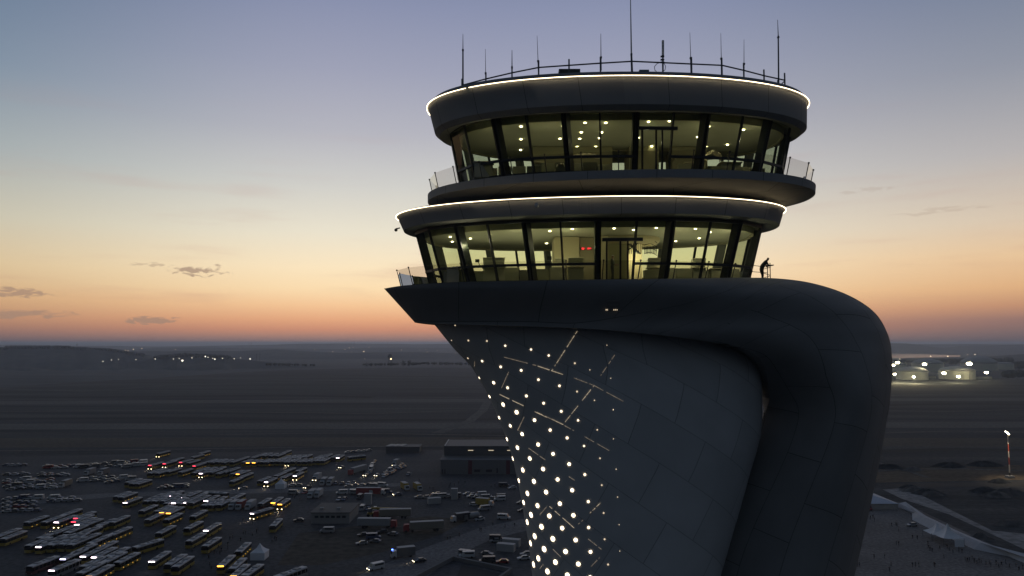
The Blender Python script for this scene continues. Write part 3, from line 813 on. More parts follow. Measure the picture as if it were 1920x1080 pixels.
# bright crumpled protective sheets in the upper cab
def sheet(X0, X1, Yc_, hpx, depth, label, drape=False, sd=1):
    r = random.Random(sd); a = at(X0, Yc_, depth); b = at(X1, Yc_, depth); w_ = b.x - a.x; h_ = hpx * depth / F
    m = MB(); nx, ny_ = 16, 6; vs = []
    for j in range(ny_ + 1):
        for i in range(nx + 1):
            u = i / nx; v = j / ny_
            z = h_ * (.5 * math.sin(PI * u) + .25 * math.sin(PI * v)) + r.uniform(-.06, .06)
            if drape and (i in (0, nx)): z -= .3
            vs.append(((u - .5) * w_, (v - .5) * .7 + r.uniform(-.04, .04), z))
    fs = [(j * (nx + 1) + i, j * (nx + 1) + i + 1, (j + 1) * (nx + 1) + i + 1, (j + 1) * (nx + 1) + i) for j in range(ny_) for i in range(nx)]
    m.add(vs, fs); o = m.build('plastic_sheet', mat('plastic_film', (.75, .68, .5), .3))
    o.location = at((X0 + X1) / 2, Yc_, depth)
    tag(o, label, 'sheet', 'crumpled plastic sheets in the upper cab'); return o
sheet(1064, 1130, 296, 10, 48.3, 'long crumpled pale sheet arched over a desk in the middle left of the upper cab', sd=4)
sheet(1040, 1062, 318, 18, 48.0, 'yellowish crumpled heap beside the dark column in the upper cab', True, 5)
sheet(1256, 1266, 302, 14, 48.2, 'small white folded sheet just behind the upper door', False, 6)
sheet(1322, 1352, 296, 20, 48.2, 'rumpled cream sheet over round gear right of the upper door', True, 7)
# =====================================================================
#  GROUND, HILLS, WATER
# =====================================================================
from mathutils import noise as mn
def ground_mat(name, c0, c1, c2, sx=.004, sy=.03, rough=.95, fine=.35, bump=0):
    m = bpy.data.materials.new(name); m.use_nodes = True; nt = m.node_tree; b = nt.nodes['Principled BSDF']
    b.inputs['Roughness'].default_value = rough; b.inputs['Specular IOR Level'].default_value = .12
    g = nt.nodes.new('ShaderNodeNewGeometry'); mp = nt.nodes.new('ShaderNodeMapping'); mp.inputs['Scale'].default_value = (sx, sy, .01)
    mp.inputs['Rotation'].default_value = (0, 0, math.radians(2))
    nt.links.new(g.outputs['Position'], mp.inputs[0])
    n1 = nt.nodes.new('ShaderNodeTexNoise'); n1.inputs['Scale'].default_value = 1; n1.inputs['Detail'].default_value = 8; n1.inputs['Roughness'].default_value = .62
    nt.links.new(mp.outputs[0], n1.inputs[0])
    r = nt.nodes.new('ShaderNodeValToRGB'); e = r.color_ramp.elements
    e[0].position = .34; e[0].color = (*c0, 1); e[1].position = .66; e[1].color = (*c2, 1); k = e.new(.5); k.color = (*c1, 1)
    nt.links.new(n1.outputs[0], r.inputs[0])
    n2 = nt.nodes.new('ShaderNodeTexNoise'); n2.inputs['Scale'].default_value = fine; n2.inputs['Detail'].default_value = 6
    nt.links.new(g.outputs['Position'], n2.inputs[0])
    mr = nt.nodes.new('ShaderNodeMapRange'); mr.inputs[1].default_value = .3; mr.inputs[2].default_value = .7; mr.inputs[3].default_value = .6; mr.inputs[4].default_value = 1.4
    nt.links.new(n2.outputs[0], mr.inputs[0])
    mx = nt.nodes.new('ShaderNodeMix'); mx.data_type = 'RGBA'; mx.blend_type = 'MULTIPLY'; mx.inputs[0].default_value = 1
    nt.links.new(r.outputs[0], mx.inputs[6]); nt.links.new(mr.outputs[0], mx.inputs[7]); nt.links.new(mx.outputs[2], b.inputs['Base Color'])
    MATS[name] = m; return m
EARTH = ground_mat('airfield_earth', (.021, .025, .028), (.046, .051, .056), (.080, .084, .084), .0028, .032)
ASPH = ground_mat('asphalt_lot', (.048, .051, .057), (.064, .067, .073), (.080, .082, .088), .012, .03, .85, .6)
ROADM = ground_mat('road_asphalt', (.12, .12, .125), (.14, .14, .145), (.16, .16, .165), .02, .05, .85, .8)
DIRT = ground_mat('dirt', (.05, .045, .04), (.075, .066, .055), (.10, .085, .068), .01, .03)
PALE = ground_mat('pale_gravel', (.12, .12, .12), (.15, .15, .148), (.19, .185, .18), .02, .06)
HILL = ground_mat('hill_scrub', (.018, .022, .024), (.032, .037, .036), (.06, .062, .055), .002, .004, .95, .03)
def edge_r(az):
    return interp([(-60, 1900), (-34, 1500), (-25, 1750), (-17, 2150), (-9, 2250), (4, 2200), (20, 2100), (27, 1950), (35, 1850), (60, 1800)], math.degrees(az))
mb = MB(); NA = 180
rr = [0, 60, 150, 300, 500, 800, 1100, 1400, 1700, 1900, 2100, 2300, 2600, 3000, 4000, 6000, 9000, 14000, 20000, 30000, 45000]
def gz(x, y):
    r = math.hypot(x, y); az = math.atan2(x, y)
    if abs(az) > 1.2: e = 1800
    else: e = edge_r(az)
    return -26 * sm(e, e + 500, r)
rings = []
for r in rr:
    ring = []
    for i in range(NA):
        a = 2 * PI * i / NA; x, y = math.sin(a) * r, math.cos(a) * r
        ring.append((x, y, gz(x, y)))
    rings.append(ring)
mb.ringloft(rings[1:], capa=True)
tag(mb.build('ground', EARTH, smooth=True), kind='structure')
def sheet_px(name, pts, z, m, kind='structure', zz=0.0, dens=0):
    vs = [gnd(X, Y, 0) for X, Y in pts]; vs = [(p.x, p.y, z) for p in vs]
    mb = MB().add(vs, [tuple(range(len(vs)))]); o = mb.build(name, m)
    # make the face point up
    if o.data.polygons[0].normal.z < 0: o.data.flip_normals()
    return tag(o, kind=kind)
sheet_px('parking_lot', [(-160, 862), (300, 850), (800, 843), (1250, 850), (1250, 1200), (-500, 1200)], .03, ASPH)
sheet_px('runway', [(-900, 796), (2500, 790), (2500, 801), (-900, 807)], .04, ground_mat('runway_concrete', (.10, .098, .095), (.115, .112, .108), (.13, .125, .12), .01, .02))
sheet_px('taxiway', [(-900, 756), (900, 748), (2500, 746), (2500, 751), (900, 754), (-900, 762)], .04, MATS['runway_concrete'])
sheet_px('runway_shoulder', [(-900, 824), (900, 820), (2500, 822), (2500, 838), (900, 836), (-900, 842)], .035, ground_mat('shoulder', (.07, .062, .052), (.085, .075, .062), (.10, .09, .074), .01, .03))
sheet_px('service_road', [(40, 935), (200, 925), (600, 913), (760, 905), (760, 911), (600, 922), (210, 932), (60, 946)], .05, ROADM)
sheet_px('access_road', [(620, 1105), (700, 1066), (800, 1026), (900, 990), (1020, 965), (1100, 960), (1100, 985), (1010, 990), (925, 1010), (860, 1040), (800, 1082), (760, 1130)], .06, ROADM)
sheet_px('dirt_patch', [(560, 1000), (680, 985), (800, 968), (880, 975), (820, 1005), (720, 1035), (600, 1060), (520, 1060)], .05, DIRT)
for (x0, y0, x1, y1) in ((0, 668, 40, 671), (30, 671, 230, 683)):
    pass
tag(sheet_px('plaza', [(1500, 905), (1700, 945), (1920, 1050), (2050, 1200), (1300, 1200)], .03, ground_mat('plaza_paving', (.13, .122, .118), (.16, .15, .145), (.19, .178, .17), .05, .05, .85, .9)), kind='structure')
sheet_px('pale_apron', [(1655, 918), (1700, 915), (1780, 955), (1860, 995), (1960, 1005), (2100, 1010), (2100, 1140), (1920, 1030), (1780, 965), (1690, 935)], .06, ground_mat('pale_apron', (.22, .215, .21), (.27, .26, .255), (.31, .30, .29), .05, .05))
sheet_px('field_strip', [(1640, 880), (1900, 872), (2300, 876), (2300, 905), (1900, 900), (1640, 905)], .03, ground_mat('warm_earth', (.07, .055, .04), (.10, .078, .055), (.13, .10, .07), .02, .06))
sheet_px('ditch', [(1650, 908), (1760, 906), (1920, 903), (2100, 902), (2100, 912), (1920, 912), (1700, 914)], .07, mat('ditch_mud', (.018, .017, .016), .9))
# slope of white sheeting between plaza and apron: a long low bank
def strip3(name, pts, w_, h_, m, label, cat, grp=None):
    vs = [gnd(X, Y) for X, Y in pts]; rings = []
    for i, p in enumerate(vs):
        d = (vs[min(i + 1, len(vs) - 1)] - vs[max(i - 1, 0)]); d.z = 0; d.normalize(); n = Vector((-d.y, d.x, 0))
        if n.y < 0: n = -n
        rings.append([p, p + n * w_ * .15 + Vector((0, 0, h_ * .75)), p + n * w_ * .6 + Vector((0, 0, h_)), p + n * w_ + Vector((0, 0, 0))])
    mb = MB().ringloft([[tuple(q) for q in r] for r in rings], capa=True, capb=True)
    return tag(mb.build(name, m), label, cat, grp)
strip3('fabric_fence', [(1682, 951), (1740, 975), (1800, 1004), (1860, 1030), (1925, 1058), (1990, 1085)], 6.5, 2.4, mat('white_sheeting', (.44, .44, .46), .9, noise=.2, nscale=.4),
       'long pale fabric-covered bank running along the plaza edge', 'bank')
def track(pts, w_, m=None, name='track', z=.09):
    v = [gnd(X, Y) for X, Y in pts]; L_, R_ = [], []
    for i, p in enumerate(v):
        d = v[min(i + 1, len(v) - 1)] - v[max(0, i - 1)]; d.z = 0; d.normalize(); n = Vector((-d.y, d.x, 0)) * w_ / 2
        L_.append((p.x + n.x, p.y + n.y, z)); R_.append((p.x - n.x, p.y - n.y, z))
    o = MB().ringloft([L_, R_], closed=False).build(name, m or MATS['track_dust'])
    if o.data.polygons[0].normal.z < 0: o.data.flip_normals()
    tag(o, kind='structure')
ground_mat('track_dust', (.085, .083, .082), (.11, .107, .104), (.14, .135, .13), .02, .05)
track([(-60, 690), (20, 688), (60, 690), (120, 697), (220, 702), (330, 703)], 16)
track([(0, 729), (160, 734), (320, 722), (520, 717), (700, 712)], 7)
track([(380, 752), (620, 749), (870, 745)], 6, z=.10)
track([(-60, 772), (300, 770), (700, 776), (900, 768)], 5, z=.11)
track([(400, 815), (640, 812), (950, 817)], 4, z=.12)
track([(820, 812), (880, 790), (905, 770), (915, 752)], 10, z=.13)
track([(-60, 846), (300, 843), (640, 838), (960, 836)], 5, z=.14)
track([(1650, 742), (1800, 738), (2000, 741)], 6)
track([(1650, 770), (1760, 772), (1990, 766)], 5, z=.10)
track([(1660, 812), (1790, 808), (2000, 812)], 4, z=.11)
track([(1640, 884), (1700, 880), (1800, 879), (1960, 884)], 3, z=.12)
track([(1640, 866), (1700, 882), (1740, 896)], 3, z=.13)
DK = ground_mat('dark_grass', (.018, .020, .020), (.028, .029, .028), (.040, .040, .036), .003, .03)
track([(-200, 741), (100, 745), (300, 744), (520, 741), (700, 745)], 26, DK, 'grass_strip', .015)
track([(-200, 787), (300, 784), (600, 789), (960, 786)], 18, DK, 'grass_strip', .016)
track([(1640, 760), (1800, 757), (2100, 761)], 22, DK, 'grass_strip', .017)
track([(1640, 846), (1800, 842), (1960, 845), (2200, 843)], 12, DK, 'grass_strip', .018)
track([(380, 706), (600, 703), (900, 708)], 30, DK, 'grass_strip', .019)
track([(1640, 724), (1800, 722), (2100, 725)], 20, DK, 'grass_strip', .020)
rmd = random.Random(31)
for (X, Y, w_) in ((1705, 916, 5), (1716, 921, 7), (1738, 926, 8), (1745, 929, 5), (1890, 926, 9), (1901, 924, 6), (1850, 922, 8), (1868, 931, 7), (1872, 905, 6), (1780, 875, 9), (1845, 873, 10), (1708, 882, 6), (1665, 878, 8), (1840, 1009, 5), (1895, 985, 6), (868, 862, 0)):
    if not w_: continue
    g = gnd(X, Y); n = 14; rings = []
    ph = rmd.random() * 6
    for r_, z in ((1, -.05), (.75, .35), (.45, .8), (.15, 1.0)):
        rings.append([(g.x + math.cos(2 * PI * i / n) * r_ * w_ * (1 + .35 * math.sin(3 * i + ph)), g.y + math.sin(2 * PI * i / n) * r_ * w_ * .6, z * (1.2 + .12 * w_) * (1 + .3 * math.sin(i * 2.1 + ph))) for i in range(n)])
    tag(MB().ringloft(rings, capb=True).build('earth_mound', EARTH if rmd.random() < .5 else MATS['track_dust'], smooth=True), kind='structure')
# ---- ridges ----
def ridge(name, prof, d, slope, m, seed, rough, back=2.5, kind='structure', label=None, cat=None, n=260, base=-28):
    """hill whose crest is seen along the measured skyline; real depth both sides"""
    X0, X1 = prof[0][0], prof[-1][0]; rings = [[], [], [], [], []]
    for i in range(n + 1):
        X = lerp(X0, X1, i / n); Y = interp(prof, X)
        p = at(X, Y, d); h = p.z + mn.noise(Vector((X * .012, seed, 0))) * rough * 2 + mn.noise(Vector((X * .11, seed, 3))) * rough * .7
        h = max(h, base + 1)
        dirv = Vector((p.x, p.y, 0)).normalized(); o_ = Vector((p.x, p.y, 0)); wob = 1 + .35 * mn.noise(Vector((X * .03, seed, 7)))
        H = h - base
        rings[0].append(tuple(o_ - dirv * H * slope * wob + Vector((0, 0, base))))
        rings[1].append(tuple(o_ - dirv * H * slope * .45 * wob + Vector((0, 0, base + H * .55))))
        rings[2].append(tuple(o_ + Vector((0, 0, h))))
        rings[3].append(tuple(o_ + dirv * H * slope * .8 + Vector((0, 0, base + H * .7))))
        rings[4].append(tuple(o_ + dirv * H * slope * back + Vector((0, 0, base))))
    mb = MB().ringloft(rings, closed=False)
    o = mb.build(name, m, smooth=True); return tag(o, label, cat, kind=kind)
ridge('hills', [(-700, 640), (-200, 644), (300, 650), (520, 646), (560, 644.5), (640, 644), (760, 645), (880, 644.5), (1000, 648), (1300, 649), (1620, 648), (1700, 646), (1800, 645), (2000, 646), (2600, 645)], 10500, 14, HILL, 1, 3.5)
ridge('hills', [(-700, 648), (250, 655), (300, 652), (450, 652), (640, 655), (700, 651), (800, 652), (900, 654), (1100, 660), (1500, 662), (2600, 663)], 7500, 12, HILL, 2, 4)
ridge('hills', [(-700, 655), (300, 659), (420, 658), (520, 655), (560, 658), (640, 662), (760, 660), (900, 663), (1100, 668), (1500, 672), (2600, 672)], 5000, 9, HILL, 3, 3)
ridge('hills', [(1480, 655), (1600, 646), (1660, 643.5), (1700, 644), (1730, 647), (1745, 650), (1790, 654), (1830, 658)], 8200, 16, HILL, 4, 2)
ridge('hills', [(1770, 652), (1800, 648.5), (1860, 648), (1920, 646), (2100, 644), (2500, 640)], 8600, 16, HILL, 5, 2)
ridge('hills', [(1770, 675), (1860, 668), (1890, 666), (1920, 664), (2100, 660), (2500, 655)], 4300, 10, HILL, 6, 2)
ridge('hills', [(-900, 640), (-300, 646), (-60, 652), (10, 652), (28, 648.5), (60, 650), (100, 648.5), (140, 651), (180, 652), (215, 655), (250, 661), (285, 667), (330, 672), (400, 676), (480, 681), (560, 690)], 3400, 9, HILL, 7, 2.5)
ridge('hills', [(200, 690), (250, 678), (300, 668), (330, 664), (355, 664), (420, 667), (450, 673), (520, 681), (620, 688)], 3100, 7, HILL, 8, 2)
WATER = mat('water', (.02, .025, .03), .12, spec=.8)
def water(pts, z):
    vs = [gnd(X, Y, z) for X, Y in pts]; o = MB().add(vs, [tuple(range(len(vs)))]).build('lake', WATER)
    if o.data.polygons[0].normal.z < 0: o.data.flip_normals()
    return tag(o, kind='structure')
water([(1500, 662.5), (1690, 662.5), (1740, 664.5), (1800, 666), (1800, 669), (1700, 671), (1500, 672)], -24)
water([(1700, 646.6), (2600, 646.6), (2600, 652), (1700, 652)], -20)
# ---- wooded edges: masses nobody could count ----
def woods(name, spots, m, seed):
    r = random.Random(seed); mb = MB()
    for (X0, Y0, X1, Y1, d, n, s, zb) in spots:
        for k in range(n):
            t = r.random(); X = lerp(X0, X1, t); Y = lerp(Y0, Y1, t); p = at(X, Y, d + r.uniform(-80, 80)); q = s * r.uniform(.5, 1.3)
            c = Vector((p.x, p.y, p.z - q * .3)); vs = []; nn = 6
            prof = [(.15, -1.0), (.75, -.5), (1, .1), (.7, .65), (.2, 1.0)]
            for rad, z in prof:
                for i in range(nn):
                    a = 2 * PI * i / nn + k; j = r.uniform(.7, 1.2)
                    vs.append((c.x + math.cos(a) * rad * q * j, c.y + math.sin(a) * rad * q * j, c.z + z * q * r.uniform(.8, 1.1)))
            fs = [(a * nn + i, a * nn + (i + 1) % nn, (a + 1) * nn + (i + 1) % nn, (a + 1) * nn + i) for a in range(4) for i in range(nn)]
            fs += [tuple(range(4 * nn, 5 * nn))]
            mb.add(vs, fs)
    return tag(mb.build(name, m), kind='stuff')
WOOD = mat('woodland_leaf', (.02, .026, .018), .95, noise=.4, nscale=.05)
woods('woodland', [(-40, 652, 10, 653, 3390, 60, 7, 0), (10, 651, 60, 651, 3390, 110, 8, 0), (60, 651, 130, 650.5, 3390, 110, 8, 0), (130, 652, 215, 656, 3390, 130, 7, 0), (215, 657, 270, 665, 3380, 90, 7, 0),
                   (290, 669, 340, 665, 3090, 110, 7, 0), (340, 665, 430, 669, 3090, 170, 8, 0), (500, 682, 600, 684, 2300, 40, 4, 0), (680, 683, 790, 681, 2350, 60, 4, 0), (790, 680, 900, 682, 2350, 60, 4, 0)], WOOD, 5)
woods('woodland', [(1670, 678, 1900, 674, 2900, 260, 9, 0), (1670, 688, 1780, 690, 2300, 120, 7, 0), (1860, 684, 2000, 680, 2500, 160, 10, 0), (1880, 700, 2000, 694, 2000, 120, 8, 0)], WOOD, 6)
# ---- small lights of far villages and of the works site (each a lamp; too many to tell apart) ----
def lights(name, pts, colr, es, kind='stuff'):
    m = MB()
    for (X, Y, s, d) in pts:
        p = at(X, Y, d); r = s * d / F / 2
        m.lathe((p.x, p.y, p.z), [(r * .5, -r * .8), (r, 0), (r * .5, r * .8)], 6)
    return tag(m.build(name, mat('lamp_' + name, (1, 1, 1), emit=colr, es=es)), kind=kind)
rl = random.Random(11)
W1 = [(193, 677.5), (209, 675), (222, 674), (255, 674), (291, 673), (325, 673), (336, 672), (360, 671), (385, 668.5), (390, 670), (399, 672), (403, 673), (417, 672), (439, 672.5), (451, 671), (469, 672.5)]
lights('work_lights', [(x, y, 1.25, 2950) for x, y in W1] + [(342, 676, 3.4, 2900), (385, 668.5, 2.2, 2900), (403, 673.5, 1.9, 2900), (469, 673, 2.2, 2900)], (1, .9, .7), 3.2)
V = [(183, 667, 2.5, 4000), (235, 657, 2, 5500), (240, 658, 2, 5500), (250, 655, 2, 5600), (266, 653.5, 1.8, 7000), (329, 655.5, 1.6, 7000), (390, 659, 1.8, 5500), (457, 660, 1.8, 5500), (450, 653, 1.5, 9000),
     (98, 675.5, 1.6, 3000), (491, 668, 1.8, 5000), (601, 661, 1.5, 5500), (643, 663, 1.6, 5500), (682, 659, 2.2, 5800), (685, 662, 2, 5500), (714, 662, 1.8, 5500), (719, 662, 1.8, 5500), (655, 652, 1.3, 9000), (662, 651, 1.3, 9000), (692, 651, 1.3, 9000), (713, 679, 1.8, 4500), (700, 675, 1.5, 4500), (684, 673, 1.2, 4700)]
V += [(rl.uniform(560, 860), rl.uniform(654, 674), rl.uniform(.6, 1.1), 5600) for _ in range(40)]
lights('village_lights', V, (1, .72, .4), 1.3)
R_ = [(1745, 668, 2.2, 3800), (1777, 668, 2.6, 3800), (1738, 675, 1.6, 3500), (1747, 677.5, 1.8, 3500), (1766, 675, 1.8, 3500), (1702, 679.5, 1.6, 3400), (1773, 679, 1.4, 3400), (1801, 676, 1.6, 3400), (1814, 665, 1.4, 4100), (1828, 664.5, 2, 4100), (1687, 673, 1.6, 3400)]
lights('harbour_lights', R_, (1, .78, .5), 2.0)
# =====================================================================
#  BUILDINGS, TANKS, TENTS, MASTS
# =====================================================================
TANKW = mat('tank_wall', (.62, .62, .52), .6, noise=.06, nscale=.1); TANKR = mat('tank_roof', (.32, .33, .33), .6, noise=.08, nscale=.1)
def tank(X0, X1, Ybase, Yeave, Ytop, label, dmul=1.0):
    g = gnd((X0 + X1) / 2, Ybase, 0); d = g.y * dmul
    r = (X1 - X0) / 2 * d / F; h = (Ybase - Yeave) * d / F; hd = (Yeave - Ytop) * d / F
    d += r
    e = empty('storage_tank', ((((X0 + X1) / 2) - 960) / F * d, d, 0), label=label, cat='tank', group='round storage tanks on the right horizon')
    MB().lathe((0, 0, 0), [(r, 0), (r, h)], 48, cap=False).build('tank_wall', TANKW, e, smooth=True)
    MB().lathe((0, 0, 0), [(r * 1.01, h - .3), (r * .97, h + hd * .25), (r * .75, h + hd * .62), (r * .45, h + hd * .88), (.5, h + hd)], 48).build('tank_roof', TANKR, e, smooth=True)
    m = MB()
    for k in range(48):
        a = 2 * PI * k / 48; m.tube((r * math.cos(a), r * math.sin(a), h), (r * math.cos(a), r * math.sin(a), h + 1.2), .12, n=4)
    m.build('roof_rail', STEEL, e); return e
tank(1678, 1733, 712.5, 697, 688, 'front storage tank just beside the tower leg, brightly lit wall')
tank(1759, 1820.5, 712, 696, 687.5, 'front storage tank in the middle with the widest lit wall')
tank(1708, 1762, 707, 692, 683, 'rear storage tank between the two front tanks', 1.18)
tank(1800, 1862, 706, 692, 679, 'tallest-domed rear storage tank right of the middle', 1.2)
tank(1862, 1894, 706, 695, 692, 'dim flat storage tank at the far right of the group', 1.25)
tank(1650, 1692, 706, 693, 687, 'rear storage tank half hidden behind the tower leg', 1.15)
LAMPW = mat('flood_lamp', (1, 1, 1), emit=(1, .86, .52), es=30)
LW = mat('pale_lit_wall', (.5, .5, .42), .7)
g = gnd(1840, 711)
tag(MB().box((g.x, g.y + 6, 2.4), (52, 1, 4.8)).build('bund_wall', LW), 'low lit concrete wall right of the middle tank', 'wall')
g = gnd(1745, 709.5)
tag(MB().box((g.x, g.y + 6, 2), (28, 1, 4)).build('bund_wall', LW), 'low lit concrete wall between the two front tanks', 'wall')
def floodmast(X, Ytop, Ybase, sz, label, e=2500, hm=None):
    g = gnd(X, Ybase); p = at(X, Ytop, g.y); o = empty('flood_mast', g, label=label, cat='light mast', group='floodlight masts round the tanks')
    MB().tube((0, 0, 0), (0, 0, p.z), .3, .18, 6).build('pole', STEEL, o)
    s = sz * 1.5 * g.y / F / 2
    m = MB(); m.lathe((0, -.2, p.z), [(s * .45, -s * .5), (s * .85, -s * .2), (s * .85, s * .2), (s * .4, s * .5)], 10); m.build('lamp_head', LAMPW, o)
    l = point((g.x, g.y - 2.5, p.z - 1), e * 11, (1, .84, .46), .6); l.parent = o; l.location = (0, -2.5, p.z - 1)
floodmast(1676, 684.5, 716, 4, 'floodlight mast close to the tower leg, upper lamp', 9000)
floodmast(1684, 680, 714, 5, 'tall floodlight mast behind the lamp beside the tower leg', 9000)
floodmast(1678, 701.5, 718, 4, 'short floodlight mast low beside the tower leg', 7000)
floodmast(1734.5, 683, 712, 5.5, 'tall floodlight mast between the two front tanks', 16000)
floodmast(1713.5, 706.5, 719, 3.6, 'short floodlight mast in front of the leftmost tank', 7000)
floodmast(1770.5, 699.5, 716, 5, 'floodlight mast at the left edge of the middle tank', 12000)
floodmast(1797.5, 706, 718, 4.6, 'short floodlight mast in front of the middle tank', 8000)
floodmast(1818.5, 682, 713, 7, 'tallest brightest floodlight mast right of the middle tank', 20000)
floodmast(1850, 698.5, 714, 5, 'floodlight mast at the right end of the tanks', 12000)
# red and white apron mast
g = gnd(1893.5, 896); topz = at(1893.5, 813, g.y).z
mast = empty('apron_mast', g, label='tall red and white banded floodlight mast standing on the right', cat='light mast')
bands = [(0, .12, 'mast_dark', (.05, .05, .05)), (.12, .30, 'mast_white', (.7, .68, .62)), (.30, .46, 'mast_red', (.45, .05, .04)), (.46, .60, 'mast_white', 0), (.60, .76, 'mast_red', 0), (.76, 1, 'mast_white', 0)]
m = MB(); mats_ = [mat('mast_dark', (.05, .05, .05)), mat('mast_white', (.42, .40, .37)), mat('mast_red', (.24, .04, .03))]
for k, (a, b, nm, c) in enumerate(bands):
    m.tube((0, 0, topz * a), (0, 0, topz * b), .40 - .14 * a, .40 - .14 * b, 10, mi={'mast_dark': 0, 'mast_white': 1, 'mast_red': 2}[nm])
m.build('pole', mats_, mast)
s_ = g.y / F
m = MB(); m.bar((-4.2 * s_ * .9, 0, topz + 1.2), (3.2 * s_ * .9, .6, topz - 1.4), .5, .25); m.bar((0, 0, topz), (1.0, 1.2, topz - 1.6), .3, .2); m.build('cross_arm', STEEL, mast)
for k in range(6):
    x = lerp(-4.6, 1.4, k / 5) * s_; m = MB(); m.box((x, -.35, topz + 1.15 - k * .28), (.62 * s_, .5, .5)); m.build('lamp_head', mat('apron_lamp', (1, 1, 1), emit=(1, .86, .6), es=26), mast)
m = MB().box((0, 0, .6), (3.4, 3.4, 1.2)).build('footing', mat('concrete_pale', (.3, .3, .29), .9), mast)
l = point((0, 0, 0), 10000, (1, .82, .55), .8, 'SPOT'); l.data.spot_size = math.radians(125); l.data.spot_blend = .6; l.parent = mast; l.location = (-1.5, -3, topz - 1.0); l.rotation_euler = (math.radians(-25), math.radians(-12), 0)

# ---- hangar beside the tower ----
def facepts(X0, X1, Yb): return gnd(X0, Yb), gnd(X1, Yb)
a, b = facepts(826, 1010, 889); hd_ = a.y; W0 = b.x - a.x; sc = hd_ / F
hz1 = (889 - 864) * sc; hz2 = (889 - 846) * sc
hg = empty('hangar', ((a.x + b.x) / 2, hd_, 0), label='long grey hangar with red pilasters just left of the tower shaft', cat='hangar')
GW = mat('grey_sheet_wall', (.14, .145, .15), .7, noise=.1, nscale=.05); GW2 = mat('blue_grey_wall', (.085, .09, .095), .7, noise=.1, nscale=.05); RF = mat('hangar_roof', (.085, .09, .095), .7, noise=.15, nscale=.05)
MB().box((0, 8, hz1 / 2), (W0, 16, hz1)).build('wall', GW, hg)
MB().box((-.5 * sc, 30, hz2 / 2), (W0 - 4 * sc, 28, hz2)).build('upper_wall', GW2, hg)
MB().box((0, 9, hz1 + .15), (W0 + 1, 17, .3)).build('roof', RF, hg)
MB().box((-.5 * sc, 30, hz2 + .2), (W0 - 3 * sc, 29, .4)).build('roof', RF, hg)
m = MB(); x0_ = -W0 / 2 + 3 * sc
m.bar((x0_, 15.6, hz2 + .5), (x0_, 44, hz2 + .5), .5, .4); m.build('parapet', mat('parapet_pale', (.45, .45, .45)), hg)
for X in (882, 952):
    x = (X - 918) * sc; MB().box((x, -.1, hz1 / 2), (7 * sc, .3, hz1)).build('pilaster', mat('dark_red', (.10, .02, .028), .6), hg)
for X, w_, Y0, h_ in ((831, 1.6, 880, 8), (835.5, 1.6, 880, 8), (895, 11, 880.5, 4.5), (917, 11, 880.5, 4.5), (932, 2.6, 878, 9)):
    x = (X - 918) * sc; MB().box((x, -.06, (889 - Y0 - h_ / 2) * sc), (w_ * sc, .12, h_ * sc)).build('window', mat('window_dark', (.02, .02, .025), .3), hg)
for X in (880, 919, 955):
    x = (X - 918) * sc; MB().box((x, 15.8, hz2 - 7 * sc), (10 * sc, .1, 1.3 * sc)).build('lit_sign', mat('sign_glow', (1, 1, 1), emit=(1, .8, .5), es=.55), hg)
# annex / loading dock further back
g = gnd(755, 849)
dk = empty('depot', g, label='low depot with slatted roof lights behind the parked buses', cat='building')
s_ = g.y / F
MB().box((0, 6, 1.9), (62 * s_, 12, 3.8)).build('wall', GW2, dk); MB().box((0, 6, 3.95), (64 * s_, 13, .3)).build('roof', RF, dk)
for k in range(3): MB().bar(((-28 + k * 11) * s_, 1, 4.3), ((-22 + k * 11) * s_, 11, 4.3), 3.2, .3).build('skylight', mat('skylight', (.4, .38, .36)), dk)
# low grey block in the middle of the lot
a, b = facepts(583, 655, 982); s_ = a.y / F
bl = empty('site_office', ((a.x + b.x) / 2, a.y, 0), label='low grey flat-roofed block with small windows in the middle of the lot', cat='building')
w_ = b.x - a.x; h_ = 19 * s_
MB().box((0, 9, h_ / 2), (w_, 18, h_)).build('wall', mat('render_grey', (.24, .24, .235), .8, noise=.1, nscale=.2), bl)
MB().box((0, 9, h_ + .2), (w_ + .8, 18.8, .4)).build('roof', mat('flat_roof', (.13, .12, .11), .9, noise=.2, nscale=.3), bl)
for k in range(6):
    MB().box(((-w_ / 2 + (k + 1) * w_ / 7), -.05, h_ * .66), (1.5, .1, .9)).build('window', mat('window_dark', (.02, .02, .025)), bl)
for X in (.2, .65): MB().box((w_ * (X - .5), 5, h_ + .8), (1.6, 1.6, .9)).build('roof_vent', mat('concrete_pale', (.3, .3, .29)), bl)
# ---- peaked tents ----
TENT = mat('tent_white', (.68, .69, .72), .8)
def tent(X, Yb, wpx, hwall, hpeak, label, asym=0):
    g = gnd(X, Yb); s_ = g.y / F; w_ = wpx * s_; e = empty('peaked_tent', (g.x, g.y + w_ / 2, 0), label=label, cat='tent')
    hw = hwall * s_; hp = hpeak * s_
    m = MB(); n = 16; 
    prof = [(1.0, hw), (.62, hw + (hp - hw) * .22), (.32, hw + (hp - hw) * .50), (.12, hw + (hp - hw) * .80), (.02, hp)]
    rings = []
    for r_, z in prof:
        ring = []
        for i in range(n):
            t = i / n * 4; sd = int(t); f = t - sd; c = [(-1, -1), (1, -1), (1, 1), (-1, 1)]; p, q = c[sd], c[(sd + 1) % 4]
            ring.append((lerp(p[0], q[0], f) * r_ * w_ / 2, lerp(p[1], q[1], f) * r_ * w_ / 2, z))
        rings.append(ring)
    m.ringloft(rings, capb=True); m.build('canopy', TENT, e)
    MB().box((0, 0, hw / 2 - .02), (w_ * .97, w_ * .97, hw - .04)).build('side_wall', TENT, e)
    return e
tent(524, 917, 17, 9, 19, 'small white peaked tent among the buses at the back')
tent(482, 1051, 27, 13, 28, 'white peaked tent beside the front buses')
